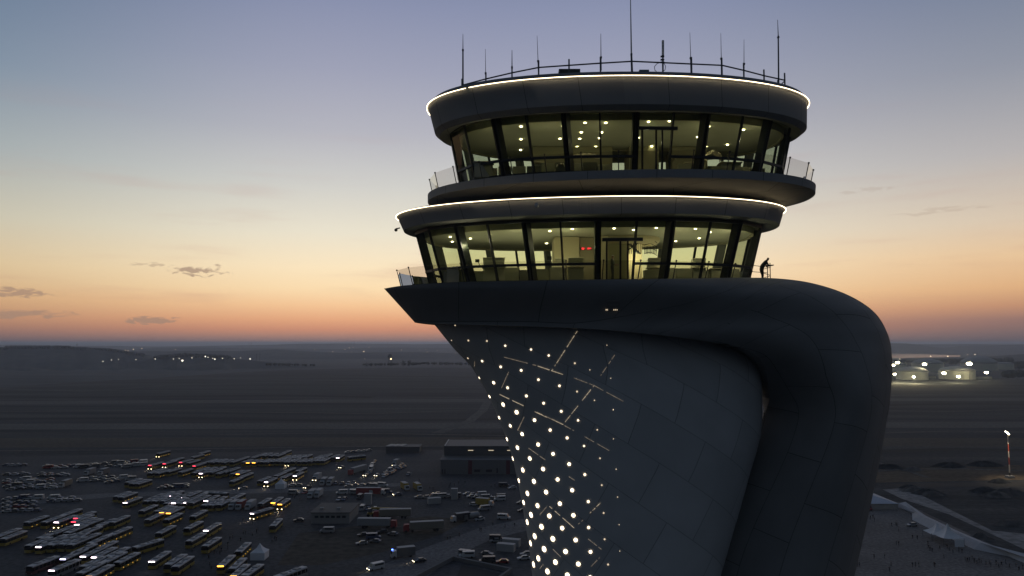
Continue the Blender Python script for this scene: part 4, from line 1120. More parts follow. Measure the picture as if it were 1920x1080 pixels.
def openTent(X, Yb, wpx, hwall, hpeak, label, wall=None):
    g = gnd(X, Yb); s_ = g.y / F; w_ = wpx * s_; e = empty('peaked_tent', (g.x, g.y + w_ / 2, 0), label=label, cat='tent')
    hw = hwall * s_; hp = hpeak * s_; n = 24; rings = []
    for r_, z in [(1.0, hw), (.6, hw + (hp - hw) * .20), (.3, hw + (hp - hw) * .45), (.11, hw + (hp - hw) * .76), (.02, hp)]:
        ring = []
        for i in range(n):
            t = i / n * 4; sd = int(t); f = t - sd; c = [(-1, -1), (1, -1), (1, 1), (-1, 1)]; p, q = c[sd], c[(sd + 1) % 4]
            sag = 1 - .12 * math.sin(PI * f)
            ring.append((lerp(p[0], q[0], f) * r_ * w_ / 2 * sag, lerp(p[1], q[1], f) * r_ * w_ / 2 * sag, z - .12 * hw * math.sin(PI * f) * r_))
        rings.append(ring)
    MB().ringloft(rings, capb=True).build('canopy', TENT, e)
    for sx, sy in ((-1, -1), (1, -1), (1, 1), (-1, 1)): MB().tube((sx * w_ / 2, sy * w_ / 2, 0), (sx * w_ / 2, sy * w_ / 2, hw), .06).build('leg', STEEL, e)
    if wall: MB().box((w_ * .27, -w_ / 2 + .05, hw * .42), (w_ * .46, .06, hw * .84)).build('side_wall', TENT, e)
openTent(1767, 1015, 34, 12, 30, 'left one of the two joined peaked tents on the plaza')
openTent(1789, 1026, 38, 16, 38, 'right one of the two joined peaked tents, with a side wall', True)
# big white marquee half hidden by the tower leg
a = gnd(1600, 956); b = gnd(1686, 956); s_ = a.y / F; w_ = b.x - a.x
mq = empty('marquee', ((a.x + b.x) / 2, a.y, 0), label='big white marquee half hidden behind the tower leg', cat='marquee')
h0 = 11 * s_; h1 = 24 * s_
m = MB(); m.add([(-w_ / 2, 0, h0), (w_ / 2, 0, h0), (w_ / 2, 34, h0), (-w_ / 2, 34, h0), (-w_ / 2, 17, h1), (w_ / 2 - 12, 17, h1)], [(0, 1, 5, 4), (2, 3, 4, 5), (1, 2, 5), (3, 0, 4)]); m.build('roof', mat('marquee_roof', (.42, .45, .52), .7, noise=.1, nscale=.2), mq)
MB().box((0, 17, h0 / 2 - .03), (w_ * .98, 33, h0 - .06)).build('wall', mat('marquee_wall', (.38, .35, .32), .8, noise=.2, nscale=.4), mq)
# concrete pit walls at the bottom edge
CW = mat('pit_concrete', (.13, .135, .14), .9, noise=.15, nscale=.2)
def lowwall(pts, h, t, label):
    m = MB(); P_ = [gnd(X, Y) for X, Y in pts]
    for p, q in zip(P_, P_[1:]): m.bar(p + Vector((0, 0, h / 2)), q + Vector((0, 0, h / 2)), t, h)
    tag(m.build('concrete_wall', CW), label, 'wall')
lowwall([(770, 1092), (850, 1050)], 1.4, .8, 'pale concrete wall running down to the bottom edge beside the road')
lowwall([(850, 1050), (958, 1073)], 1.3, 1.0, 'concrete wall behind the parked vans at the bottom')
lowwall([(958, 1073), (920, 1100)], 1.3, .8, 'short concrete wall corner at the bottom edge')
sheet_px('pit_floor', [(865, 1060), (945, 1077), (925, 1100), (850, 1100)], .08, mat('pit_dark', (.012, .012, .014), .9))
# containers
CTW = mat('container_white', (.34, .34, .34), .7, noise=.1, nscale=.5)
def container(X, Y, L_, rz, label, c=CTW, H_=2.6):
    g = gnd(X, Y); e = empty('container', g, rz, label, 'container')
    MB().box((0, 0, H_ / 2), (L_, 2.5, H_ - .1)).build('body', c, e)
    m = MB(); m.box((0, 0, H_ + .02), (L_ + .1, 2.6, .08)); m.build('lid', mat('container_lid', (.45, .43, .42), .7), e)
    m = MB()
    for k in range(9): m.box((-L_ / 2 + (k + .5) * L_ / 9, -1.27, H_ / 2), (.08, .04, H_ - .3))
    m.build('ribbing', c, e)
container(949, 1033, 6.4, math.radians(-18), 'white container in front of its twin, near the shaft foot')
container(959, 1024, 6.4, math.radians(-18), 'white container behind its twin, near the shaft foot')
container(690, 946, 3.2, 0, 'upright pale cabin box beyond the grey block', H_=5.0)
container(852, 936, 3, 0, 'tall narrow pale box standing alone in the lot', H_=5.0)
container(814, 944, 6.0, math.radians(20), 'white box container beside the orange light')
# radar dome and far pylons
g_ = at(731, 679, 2500); e = empty('radar_dome', (g_.x, 2500, -2), label='distant radar dome on a lattice tower above the plateau edge', cat='radar dome')
m = MB(); 
for sx, sy in ((-1, -1), (1, -1), (1, 1), (-1, 1)): m.tube((sx * 5, sy * 5, 0), (sx * 4, sy * 4, 24), .5)
m.box((0, 0, 24), (14, 14, 1.2)); m.build('lattice', HILL, e)
MB().lathe((0, 0, 24.5), [(4.5, 0), (7.5, 4), (8, 8), (6, 12.5), (2.5, 15)], 16).build('dome', mat('radome_dark', (.05, .05, .055)), e)
tag(lights('radar_lamp', [(733, 673, 3.2, 2480)], (1, .7, .35), 3), 'warm lamp under the radar dome', 'lamp', kind='thing')
for X in (756, 767):
    g_ = at(X, 680, 2400); e = empty('distant_tree', (g_.x, 2400, -2), label='%s small tree on the plateau edge beside the radar dome' % ('left' if X == 756 else 'right'), cat='tree')
    MB().tube((0, 0, 0), (0, 0, 14), .9, .4).build('trunk', HILL, e)
    r = random.Random(X); m = MB()
    for k in range(60):
        c = (r.gauss(0, 3.2), r.gauss(0, 3), 12 + r.gauss(0, 4.5)); s_ = r.uniform(.8, 2)
        m.tube((c[0] - s_, c[1], c[2] - s_ * .4), (c[0] + s_, c[1], c[2] + s_ * .4), s_ * .7, s_ * .3, 5)
    m.build('crown', WOOD, e)
for X, Yt, Yb, d in ((144, 644, 655, 3400), (471, 640, 654, 8000), (467, 642, 655, 8000), (487, 661, 676, 3000), (481, 663, 676, 3000), (664, 639, 650, 9000), (727, 641, 650, 9000)):
    p = at(X, Yb, d); q = at(X, Yt, d); m = MB(); m.tube(p, (p.x, p.y, q.z), 1.1 * d / 3400, .4 * d / 3400, 4); m.bar((p.x - 4, p.y, lerp(p.z, q.z, .8)), (p.x + 4, p.y, lerp(p.z, q.z, .8)), .8, .8)
    tag(m.build('pylon', HILL), 'thin distant pylon on the skyline, %s of seven counted from the left' % ['first', 'second', 'third', 'fourth', 'fifth', 'sixth', 'seventh'][sorted([144, 471, 467, 487, 481, 664, 727]).index(X)], 'pylon', 'thin pylons on the far hills')
# =====================================================================
#  VEHICLES
# =====================================================================
YEL = mat('bus_yellow', (.34, .25, .04), .4); ROOFG = mat('bus_roof', (.40, .41, .43), .5, noise=.06, nscale=1); BGL = mat('bus_window', (.010, .011, .013), .12); TYRE = mat('tyre', (.012, .012, .012), .9)
GREYB = mat('bus_grey', (.24, .245, .25), .5); UNIT = mat('roof_unit', (.22, .225, .23), .6)
DW = mat('display_white', (1, 1, 1), emit=(1, .80, .88), es=7); DO = mat('display_orange', (1, .5, .1), emit=(1, .40, .04), es=6); DR = mat('display_red', (1, .1, .1), emit=(1, .05, .10), es=3.0); DN = mat('display_off', (.02, .02, .02), .3)
DB = mat('display_blue', (1, 1, 1), emit=(.65, .62, 1), es=5)
HLO = mat('headlight_off', (.25, .25, .25), .3); HLI = mat('headlight_on', (1, 1, 1), emit=(1, .82, .50), es=9); AMB = mat('side_marker', (1, .5, .1), emit=(1, .5, .08), es=1.6)
TLR = mat('tail_on', (1, .1, .1), emit=(1, .05, .03), es=6)
def make_bus(name, disp, heads, low, L_=12.0, markers=False):
    e = empty(name); W_, H_ = 2.5, 3.0
    # front faces -Y, origin on the ground at the front
    def cbox(y0, y1, z0, z1, wd, ch=.12, mi=0, m=None):
        m = m or MB(); x = wd / 2
        prof = [(-x, z0), (x, z0), (x, z1 - ch), (x - ch, z1), (-x + ch, z1), (-x, z1 - ch)]
        m.ringloft([[(px, y0, pz) for px, pz in prof], [(px, y1, pz) for px, pz in prof]], mi, True, True); return m
    cbox(0, L_, .35, 1.35, W_, .02).build('body', low, e)
    m = cbox(.04, L_ - .04, 1.352, 2.55, W_ - .06, .02)
    m.build('windows', BGL, e)
    m = MB()
    for k in range(7): 
        for s in (-1, 1): m.box((s * (W_ / 2 - .02), .9 + k * (L_ - 1.8) / 6, 1.95), (.04, .16, 1.19))
    m.build('window_pillar', low if low is not YEL else mat('bus_pillar', (.05, .045, .03)), e)  # separate pillars between the side windows
    cbox(0, L_, 2.552, H_, W_, .16).build('roof', ROOFG, e)
    MB().box((0, L_ * .28, H_ + .11), (1.7, 1.6, .22)).build('roof_unit', UNIT, e)
    MB().box((0, L_ * .72, H_ + .13), (1.8, 2.0, .26)).build('roof_unit', UNIT, e)
    MB().box((0, L_ * .5, H_ + .05), (.8, .8, .1)).build('roof_hatch', mat('hatch_dark', (.05, .05, .06)), e)
    MB().box((0, -.04, 2.72), (1.9, .1, .32)).build('destination_display', disp, e)
    for s in (-1, 1):
        MB().box((s * .95, -.04, .68), (.34, .1, .24)).build('headlight', heads, e)
        MB().bar((s * 1.25, -.1, 2.5), (s * 1.5, -.35, 2.1), .12, .14).build('mirror', BGL, e)
        for y in (2.5, L_ - 3.2):
            MB().tube((s * 1.0, y, .48), (s * 1.27, y, .48), .48, n=12).build('wheel', TYRE, e)
    if markers:
        for k in range(4): MB().box((1.27, 1.8 + k * 2.7, .95), (.06, .3, .12)).build('side_marker', AMB, e)
    freeze(e); return e
protos = {}
def bus_kind(disp, head, low='y', markers=False, L_=12.0):
    key = (disp, head, low, markers, L_)
    if key not in protos:
        o = make_bus('city_bus', {'W': DW, 'O': DO, 'R': DR, 'N': DN, 'B': DB}[disp], HLI if head else HLO, {'y': YEL, 'g': GREYB, 'r': mat('bus_red', (.10, .035, .03), .5)}[low], L_, markers)
        protos[key] = [o, False]
    return protos[key]
def place(pk, loc, rz, label, group):
    o, used = pk
    if used: o = copy_tree(pk[0])
    pk[1] = True
    o.location = loc; o.rotation_euler = (0, 0, rz); o['label'] = label; o['group'] = group
    return o
ORD = ['first', 'second', 'third', 'fourth', 'fifth', 'sixth', 'seventh', 'eighth', 'ninth', 'tenth', 'eleventh', 'twelfth', 'thirteenth', 'fourteenth', 'fifteenth', 'sixteenth']
rb = random.Random(21)
K = 7.7125
# rows: (name, crop origin, [(x, y, display, headlights, colour, heading deg, markers)])
ROWS = [
 ('row at the left edge', (0, 940), [(-45, 500), (35, 540)], 1),
 ('cluster left of the blue-lit bus, back row', (0, 940), [(378, 302), (628, 298), (815, 295, 'W', 1, 'y', 3, 1), (905, 196), (1095, 238, 'R'), (1062, 289, 'R', 0), (1110, 330, 'W'), (1185, 350), (1410, 350), (1610, 300)], 3),
 ('short row behind the dense left cluster', (0, 940), [(760, 460), (1170, 470), (960, 450), (1060, 500), (560, 530)], 3),
 ('dense left cluster, middle row', (0, 940), [(400, 637), (556, 650, 'W'), (720, 630), (880, 620), (1010, 625), (640, 600), (800, 580), (960, 570), (1130, 575), (1292, 605, 'N', 0, 'y', 4, 1), (1600, 478, 'N', 0, 'y', 4, 1)], 3),
 ('dense left cluster, nearer row', (0, 940), [(910, 825, 'B'), (1060, 745, 'N', 0, 'y', 3, 1), (1390, 700), (1200, 790, 'W'), (1360, 800, 'W'), (1540, 798)], 3),
 ('bottom left row', (0, 940), [(425, 938, 'N', 0, 'r', 8), (745, 990, 'W', 0, 'g', 6), (1190, 940), (1145, 1035), (1290, 1078, 'O', 0, 'y', 2, 1), (1500, 872), (1690, 882, 'N', 0, 'y', 2, 1)], 3),
 ('open middle of the lot, back', (220, 940), [(345, 135), (430, 265), (700, 262), (1085, 215)], 2),
 ('open middle of the lot, centre', (220, 940), [(590, 457), (1000, 390), (1280, 415, 'W'), (1030, 572), (1262, 642)], 1),
 ('open middle of the lot, front', (220, 940), [(245, 660, 'N', 0, 'y', 22), (497, 862, 'W'), (722, 910), (832, 942)], 0),
 ('group beside the white front tent', (220, 940), [(1492, 926, 'O', 0, 'y', -2), (1655, 970, 'N', 0, 'y', -2), (1745, 724, 'N', 0, 'y', -3), (1680, 1072, 'O', 0, 'y', 0)], 0),
 ('group at the bottom edge left of the tent', (400, 940), [(440, 1068), (900, 1085, 'N', 0, 'g', 30)], 4),
 ('pair of buses left of the grey block', (400, 940), [(855, 350, 'N', 0, 'y', -4), (560, 170, 'W', 1, 'y', 24, 1)], 0),
 ('back left pair on the service road', (220, 840), [(-30, 700), (50, 710), (112, 785, 'W')], 3),
 ('small trio beside the far car rows', (220, 840), [(135, 495), (200, 512), (275, 515)], 6),
 ('far left row with red displays', (220, 840), [(470, 245, 'R', 1), (678, 222, 'R', 1), (915, 202, 'R', 1), (1110, 254, 'R'), (1020, 212), (1190, 75), (1080, 130), (780, 180), (585, 75, 'N', 1)], 8),
 ('second far row', (220, 840), [(460, 360), (570, 362), (725, 338), (905, 346), (1100, 355), (1205, 363, 'W', 1), (1345, 348), (1450, 366), (1540, 345), (1655, 372), (1740, 372, 'O'), (1150, 325), (1260, 322), (1400, 318), (1600, 330), (520, 335)], 8),
 ('lone pair in front of the second far row', (220, 840), [(1650, 480), (1800, 410)], 4),
 ('far middle row', (220, 840), [(1290, 200), (1365, 205), (1525, 206), (1650, 202), (1440, 200), (1760, 165)], 6),
 ('big middle cluster, back row', (220, 840), [(400, 767), (520, 766), (645, 765), (742, 688, 'W'), (905, 713, 'W'), (1010, 690), (600, 700), (460, 735), (830, 735), (1090, 720), (700, 735)], 5),
 ('big middle cluster, front row', (220, 840), [(700, 800), (812, 790, 'W'), (960, 783, 'W'), (1140, 756), (1280, 757, 'W'), (1240, 826), (1345, 826), (1462, 820), (1660, 728), (1060, 790), (880, 800), (1400, 775)], 3),
 ('pair of orange displays in the middle cluster', (220, 840), [(560, 912), (640, 928, 'O'), (738, 936, 'O')], 3),
 ('broadside far bus', (220, 840), [(1595, 645, 'N', 0, 'y', -78)], 0),
 ('far centre row, front', (440, 840), [(125, 202), (190, 210, 'O'), (275, 208, 'O'), (385, 200), (455, 202), (530, 195), (615, 192), (690, 194), (755, 200, 'N', 1), (835, 192), (925, 195), (1005, 195), (1085, 190)], 5),
 ('far centre row, back', (440, 840), [(340, 110), (420, 108), (510, 112), (260, 135), (600, 112), (690, 148), (765, 142), (845, 140), (925, 138), (1005, 130), (705, 66)], 5),
 ('far right block', (440, 840), [(1140, 182), (1205, 182), (1268, 182), (1175, 142), (1240, 136), (1305, 122), (1410, 132, 'N', 0, 'r'), (1490, 138, 'W'), (1640, 128, 'N', 0, 'y', 50)], 4),
 ('line behind the small back tent', (440, 840), [(355, 472), (455, 487, 'W', 1), (590, 400), (730, 335), (680, 425), (870, 398, 'W', 1, 'y', 3, 1), (905, 330)], 6),
 ('orange pair near the crossing', (440, 840), [(370, 802, 'N', 0, 'r'), (555, 786, 'O'), (652, 808, 'O', 1)], 1),
]
nb = 0
COLW = {'y': 'yellow', 'g': 'grey', 'r': 'red'}; DISP = {'W': 'white display lit', 'O': 'orange display lit', 'R': 'red display lit', 'B': 'bluish display lit', 'N': ''}
buspos = []
for name, (ox, oy), items, hd0 in ROWS:
    order = sorted(range(len(items)), key=lambda i: items[i][0])
    for rank, i in enumerate(order):
        it = list(items[i]) + [None] * 7
        x, y, disp, head, low, hdg, mk = it[:7]
        disp = disp or 'N'; low = low or 'y'; hdg = hd0 if hdg is None else hdg
        g = gnd(ox + x / K, oy + y / K, 3.0)
        if mk is None and rb.random() < .22: mk = 1
        lab = '%s city bus%s%s, %s from left, %s' % (COLW[low], ' ' + DISP[disp] if disp != 'N' else '', ' headlights on' if head else '', ORD[rank], name)
        wds = lab.replace(',', '').split()
        if len(wds) > 16: lab = ' '.join(lab.split()[:16])
        place(bus_kind(disp, bool(head), low, bool(mk)), (g.x, g.y, 0), -math.radians(hdg + rb.uniform(-1.5, 1.5)), lab, 'city buses parked on the lot')
        buspos.append((g.x, g.y)); nb += 1
        if head: 
            l = point((g.x, g.y - .4, .8), 500, (1, .75, .45), .15, 'SPOT', 'beam_light'); l.data.spot_size = math.radians(55); l.data.spot_blend = .7
            l.rotation_euler = (math.radians(78), 0, PI - math.radians(hdg))
# ---- cars ----
CARC = {'white': (.46, .47, .48), 'silver': (.25, .26, .27), 'tan': (.20, .185, .15), 'dark': (.03, .033, .04), 'blue': (.05, .07, .13), 'red': (.25, .03, .03), 'grey': (.12, .125, .13), 'yellow': (.40, .28, .05)}
def prism(m, prof, w_, mi=0, taper=None):
    n = len(prof); vs = [(-w_ / 2, y, z) for y, z in prof] + [(w_ / 2, y, z) for y, z in prof]
    m.add(vs, [tuple(range(n)), tuple(range(2 * n - 1, n - 1, -1))] + [((i + 1) % n, i, n + i, n + (i + 1) % n) for i in range(n)], mi); return m
def make_vehicle(kind, colr, on):
    cm = mat('paint_' + colr, CARC[colr], .35)
    if kind == 'car':
        e = empty('parked_car'); prism(MB(), [(0, .35), (0, .72), (1.25, .92), (4.35, .95), (4.4, .4)], 1.78).build('body', cm, e)
        m = MB(); a = [(1.15, .90), (1.85, 1.42), (3.35, 1.44), (4.1, .93)]; vs = [(-.84, y, z) if z < 1 else (-.66, y, z) for y, z in a] + [(.84, y, z) if z < 1 else (.66, y, z) for y, z in a]
        m.add(vs, [(0, 1, 2, 3), (7, 6, 5, 4), (1, 0, 4, 5), (3, 2, 6, 7)]); m.build('windows', BGL, e)
        MB().box((0, 2.6, 1.455), (1.32, 1.55, .05)).build('roof', cm, e); L_ = 4.4; W_ = 1.78; zr = .33; ax = (.85, 3.55)
    elif kind == 'van':
        e = empty('parked_van'); prism(MB(), [(0, .4), (0, 1.0), (.75, 1.15), (1.35, 2.25), (5.5, 2.3), (5.6, .4)], 1.95).build('body', cm, e)
        m = MB(); m.box((0, 3.6, 1.72), (1.97, 3.2, .5)); m.add([(-.85, .80, 1.2), (.85, .80, 1.2), (.8, 1.30, 2.12), (-.8, 1.30, 2.12)], [(0, 1, 2, 3)])
        m.v = [(x, y - (.03 if y < 1.4 else 0), z) for x, y, z in m.v]; m.build('windows', BGL, e); L_ = 5.6; W_ = 1.95; zr = .36; ax = (1.0, 4.5)
    elif kind == 'truck':
        e = empty('box_truck'); MB().box((0, 5.2, 2.1), (2.5, 6.2, 2.8)).build('cargo_box', cm, e); MB().box((0, 5.2, 3.53), (2.4, 6.1, .06)).build('box_roof', mat('container_lid', (.45, .43, .42)), e)
        prism(MB(), [(0, .5), (0, 1.4), (.35, 2.5), (1.85, 2.6), (1.9, .5)], 2.2).build('cab', mat('paint_white', CARC['white']), e); m = MB().add([(-.95, .0, 1.5), (.95, .0, 1.5), (.9, .30, 2.4), (-.9, .30, 2.4)], [(0, 1, 2, 3)]); m.v = [(x, y - .02, z) for x, y, z in m.v]
        m.build('windscreen', BGL, e); MB().box((0, 4.6, .62), (.9, 7.6, .2)).build('chassis', TYRE, e); L_ = 8.3; W_ = 2.3; zr = .48; ax = (1.0, 6.6)
    elif kind == 'lorry':
        e = empty('articulated_lorry'); MB().box((0, 9.2, 2.5), (2.5, 13.2, 2.7)).build('trailer', cm, e); MB().box((0, 9.2, 3.88), (2.45, 13.1, .05)).build('trailer_roof', mat('container_lid', (.45, .43, .42)), e)
        prism(MB(), [(0, .5), (0, 1.6), (.25, 3.0), (2.2, 3.1), (2.3, .5)], 2.4).build('cab', mat('cab_red', (.25, .03, .03)), e); MB().box((0, 8.6, .95), (1, 13.6, .25)).build('chassis', TYRE, e); L_ = 15.8; W_ = 2.4; zr = .5; ax = (1.0, 3.6, 12.2, 13.4)
    elif kind == 'tanker':
        e = empty('tank_lorry'); m = MB(); m.ringloft([[(math.cos(2 * PI * i / 14) * r_, y, 2.1 + math.sin(2 * PI * i / 14) * r_) for i in range(14)] for y, r_ in ((2.7, .5), (2.9, 1.1), (3.8, 1.25), (7.4, 1.1), (7.9, .5))], 0, True, True); m.build('tank', cm, e)
        prism(MB(), [(0, .5), (0, 1.4), (.35, 2.5), (1.85, 2.6), (1.9, .5)], 2.2).build('cab', mat('paint_grey', CARC['grey']), e); MB().box((0, 4.6, .8), (.9, 7.6, .25)).build('chassis', TYRE, e); L_ = 8.2; W_ = 2.3; zr = .48; ax = (1.0, 6.2)
    for s in (-1, 1):
        for y in ax: MB().tube((s * (W_ / 2 - .2), y, zr), (s * (W_ / 2 + .01), y, zr), zr, n=10).build('wheel', TYRE, e)
        MB().box((s * W_ * .36, -.03, .68), (.36 if on == 'h' else .28, .08, .22 if on == 'h' else .14)).build('headlight', HLI if on == 'h' else HLO, e)
        MB().box((s * W_ * .38, L_ + .02, .85), (.22, .06, .18)).build('tail_light', TLR if on == 't' else mat('tail_off', (.12, .01, .01), .4), e)
    e['category'] = {'car': 'car', 'van': 'van', 'truck': 'truck', 'lorry': 'lorry', 'tanker': 'tanker'}[kind]
    freeze(e); return e
vprot = {}
def vehicle(kind, colr, on, X, Y, hdg, label, group, jit=0):
    key = (kind, colr, on)
    if key not in vprot: vprot[key] = [make_vehicle(*key), False]
    g = gnd(X, Y); o = place(vprot[key], (g.x, g.y, 0), -math.radians(hdg), label, group)
    if on == 'h' and colr != 'far':
        l = point((g.x, g.y, .7), 260, (1, .8, .5), .1, 'SPOT', 'beam_light'); l.data.spot_size = math.radians(50); l.data.spot_blend = .8
        l.rotation_euler = (math.radians(80), 0, PI - math.radians(hdg)); a_ = math.radians(hdg); l.location = (g.x - math.sin(a_) * .25, g.y - math.cos(a_) * .25, .7)
    return o
for o_ in protos.values(): 
    o_[0]['category'] = 'bus'
for o_ in bpy.data.objects:
    if o_.name.startswith('city_bus') and not o_.parent: o_['category'] = 'bus'
# hand-placed ones: kind, colour, light, X, Y (px at the nose on the ground), heading, label
HV = [
 ('van','white','h',690,1071,52,'white van with headlights on, driving down the access road'),
 ('car','dark','h',775,1056,62,'dark car with headlights on, on the access road'),
 ('truck','grey','n',733,1047,70,'dark flatbed truck with a blue beacon beside the access road'),
 ('car','silver','n',667,1022,75,'silver hatchback alone at the front of the small car group'),
 ('car','grey','n',693,1017,100,'grey saloon behind the silver hatchback'),
 ('van','blue','n',714,1010,-100,'dark blue van at the centre of the small car group'),
 ('car','dark','n',670,1006,75,'dark car left of the blue van'),
 ('car','dark','n',706,1000,75,'dark saloon beside the red-striped trailer'),
 ('car','grey','n',727,1003,110,'small grey car right of the blue van'),
 ('lorry','tan','n',756,998,78,'long box lorry with red cab parked by the dirt patch'),
 ('lorry','silver','n',744,990,-88,'pale trailer lorry left of the red-cab lorry'),
 ('lorry','tan','n',700,972,86,'tan-sided trailer behind the pale trailer'),
 ('car','white','h',898,948,-90,'white saloon with one bright lamp on the right lot'),
 ('van','silver','n',896,958,70,'silver van below the white saloon'),
 ('truck','yellow','n',925,950,-70,'yellow-topped flatbed truck on the right lot'),
 ('tanker','silver','n',868,978,55,'pale round tank lorry in the middle right'),
 ('truck','dark','n',846,980,60,'dark truck left of the round tank lorry'),
 ('car','white','n',890,977,60,'white car right of the round tank lorry'),
 ('van','white','n',957,974,-80,'white minibus alone near the shaft'),
 ('car','silver','n',918,1017,80,'silver car left of the white containers'),
 ('van','dark','n',945,1014,-90,'dark van behind the silver car'),
 ('van','white','n',860,1046,85,'white van in front, by the concrete wall'),
 ('van','silver','n',888,1045,-70,'silver van behind the front white van'),
 ('van','dark','n',898,1056,85,'dark van with red tail near the concrete wall'),
 ('car','red','n',930,1056,90,'red pick-up car near the concrete wall'),
 ('car','grey','n',925,1042,-75,'grey car below the white containers'),
 ('car','white','n',970,1050,80,'white car at the shaft foot, front one'),
 ('car','silver','n',975,1042,80,'silver car at the shaft foot, behind the white one'),
 ('van','dark','n',955,913,-90,'dark van high on the right lot near the shaft'),
 ('car','white','n',953,917,70,'white car in front of the high dark van'),
 ('car','dark','n',970,960,80,'dark car close behind the shaft, lower'),
 ('car','grey','n',968,945,80,'grey car close behind the shaft, upper'),
 ('truck','yellow','t',764,921,-25,'yellow box truck seen from behind with red tail lamps'),
 ('truck','yellow','n',788,922,-25,'smaller yellow box truck ahead of the yellow one'),
 ('car','dark','h',812,928,80,'dark car with headlights on beside the yellow trucks'),
 ('car','blue','h',737,930,60,'dark car with bright headlights in the queue'),
 ('van','blue','n',735,925,-90,'blue van at the head of the queue'),
 ('truck','red','n',722,928,-88,'red truck with white top in the queue, front'),
 ('truck','red','n',700,928,-88,'red truck in the queue, behind'),
 ('van','silver','n',712,915,-80,'silver van above the red trucks'),
 ('van','white','n',727,913,-80,'white van above the red trucks'),
 ('van','white','n',676,926,-85,'white van left of the red trucks'),
 ('van','silver','n',562,927,-88,'long white minibus on the service road'),
 ('truck','white','n',593,935,0,'white box truck beside the crossing, left'),
 ('truck','white','n',580,936,0,'grey-white box truck beside the crossing, further left'),
 ('car','red','t',568,927,10,'car with red tail lamps at the crossing'),
 ('van','white','n',630,927,80,'white minibus with dark windows beyond the crossing'),
 ('van','silver','n',678,927,-85,'silver minibus near the right of the crossing'),
 ('truck','white','h',589,903,5,'white truck with bright headlights behind the crossing'),
 ('truck','silver','n',603,912,0,'silver box truck behind the crossing'),
 ('truck','silver','n',616,912,0,'silver round-topped truck right of the silver box truck'),
 ('car','dark','h',571,917,30,'dark car with headlights behind the small tent'),
 ('car','white','n',540,912,80,'white car right of the small back tent'),
 ('car','silver','n',551,912,80,'silver car further right of the small back tent'),
 ('car','silver','h',448,918,70,'car with one bright lamp left of the small tent'),
 ('car','silver','h',637,879,20,'car with bright headlights far behind the trailers'),
 ('lorry','silver','n',655,892,22,'pale trailer lorry left of the far car rows'),
 ('truck','silver','h',738,875,8,'white truck with bright headlights in the far right rows'),
 ('car','white','h',704,894,10,'white car with bright headlights in the far rows'),
 ('car','silver','h',683,894,10,'silver car with amber lights in the far rows'),
 ('car','silver','n',764,892,5,'silver car standing alone right of the far rows'),
 ('van','grey','n',533,957,-75,'grey van left of the grey block'),
 ('car','dark','n',550,978,85,'dark car left below the grey block'),
 ('van','silver','n',600,999,90,'white coach seen broadside under the grey block'),
 ('truck','silver','n',432,958,0,'grey box truck between buses, left of three'),
 ('truck','red','n',445,958,0,'red-topped box truck between buses, middle of three'),
 ('truck','white','n',463,958,0,'white-topped box truck between buses, right of three'),
 ('truck','silver','n',160,893,0,'pale box truck in the far left rows'),
 ('truck','grey','n',186,893,0,'grey box truck right of the pale one, far left rows'),
 ('truck','tan','n',113,916,0,'tan box truck among the far left cars'),
 ('car','white','h',1640,953,60,'car with a small lamp beside the marquee'),
 ('car','silver','n',1701,987,80,'silver car on the plaza'),
 ('van','red','n',1632,958,0,'red van by the marquee front'),
]
HV = [h for h in HV]
for h in HV: vehicle(*h, 'vehicles standing about the lot')
# mobile crane
g = gnd(735, 968); e = empty('mobile_crane', g, math.radians(90), 'yellow mobile crane with long lowered boom in the middle right', 'crane')
MB().box((0, 5, 1.3), (2.6, 11, .9)).build('carrier', mat('crane_yellow', (.30, .21, .03), .5), e); MB().box((-.6, 1, 2.3), (1.3, 2, 1.3)).build('cab', mat('crane_yellow', (.3, .21, .03)), e)
MB().bar((.3, 9, 3.4), (.3, -4, 3.0), .7, .8).build('boom', mat('crane_yellow', (.3, .21, .03)), e); MB().box((.2, 9.4, 2.6), (2.2, 1.8, 1.4)).build('counterweight', mat('paint_grey', CARC['grey']), e)
for s in (-1, 1):
    for y in (1, 3, 8, 10): MB().tube((s * 1.0, y, .6), (s * 1.35, y, .6), .6, n=10).build('wheel', TYRE, e)
l = point(at(694, 1037, gnd(694, 1047).y), .1)
bpy.data.objects.remove(l)
g = gnd(733, 1047); tag(MB().box((g.x + .3, g.y + .9, 2.75), (.5, .3, .18)).build('beacon', mat('beacon_blue', (.2, .3, 1), emit=(.08, .2, 1), es=12)), 'small blue flashing beacon on the dark truck cab', 'beacon')
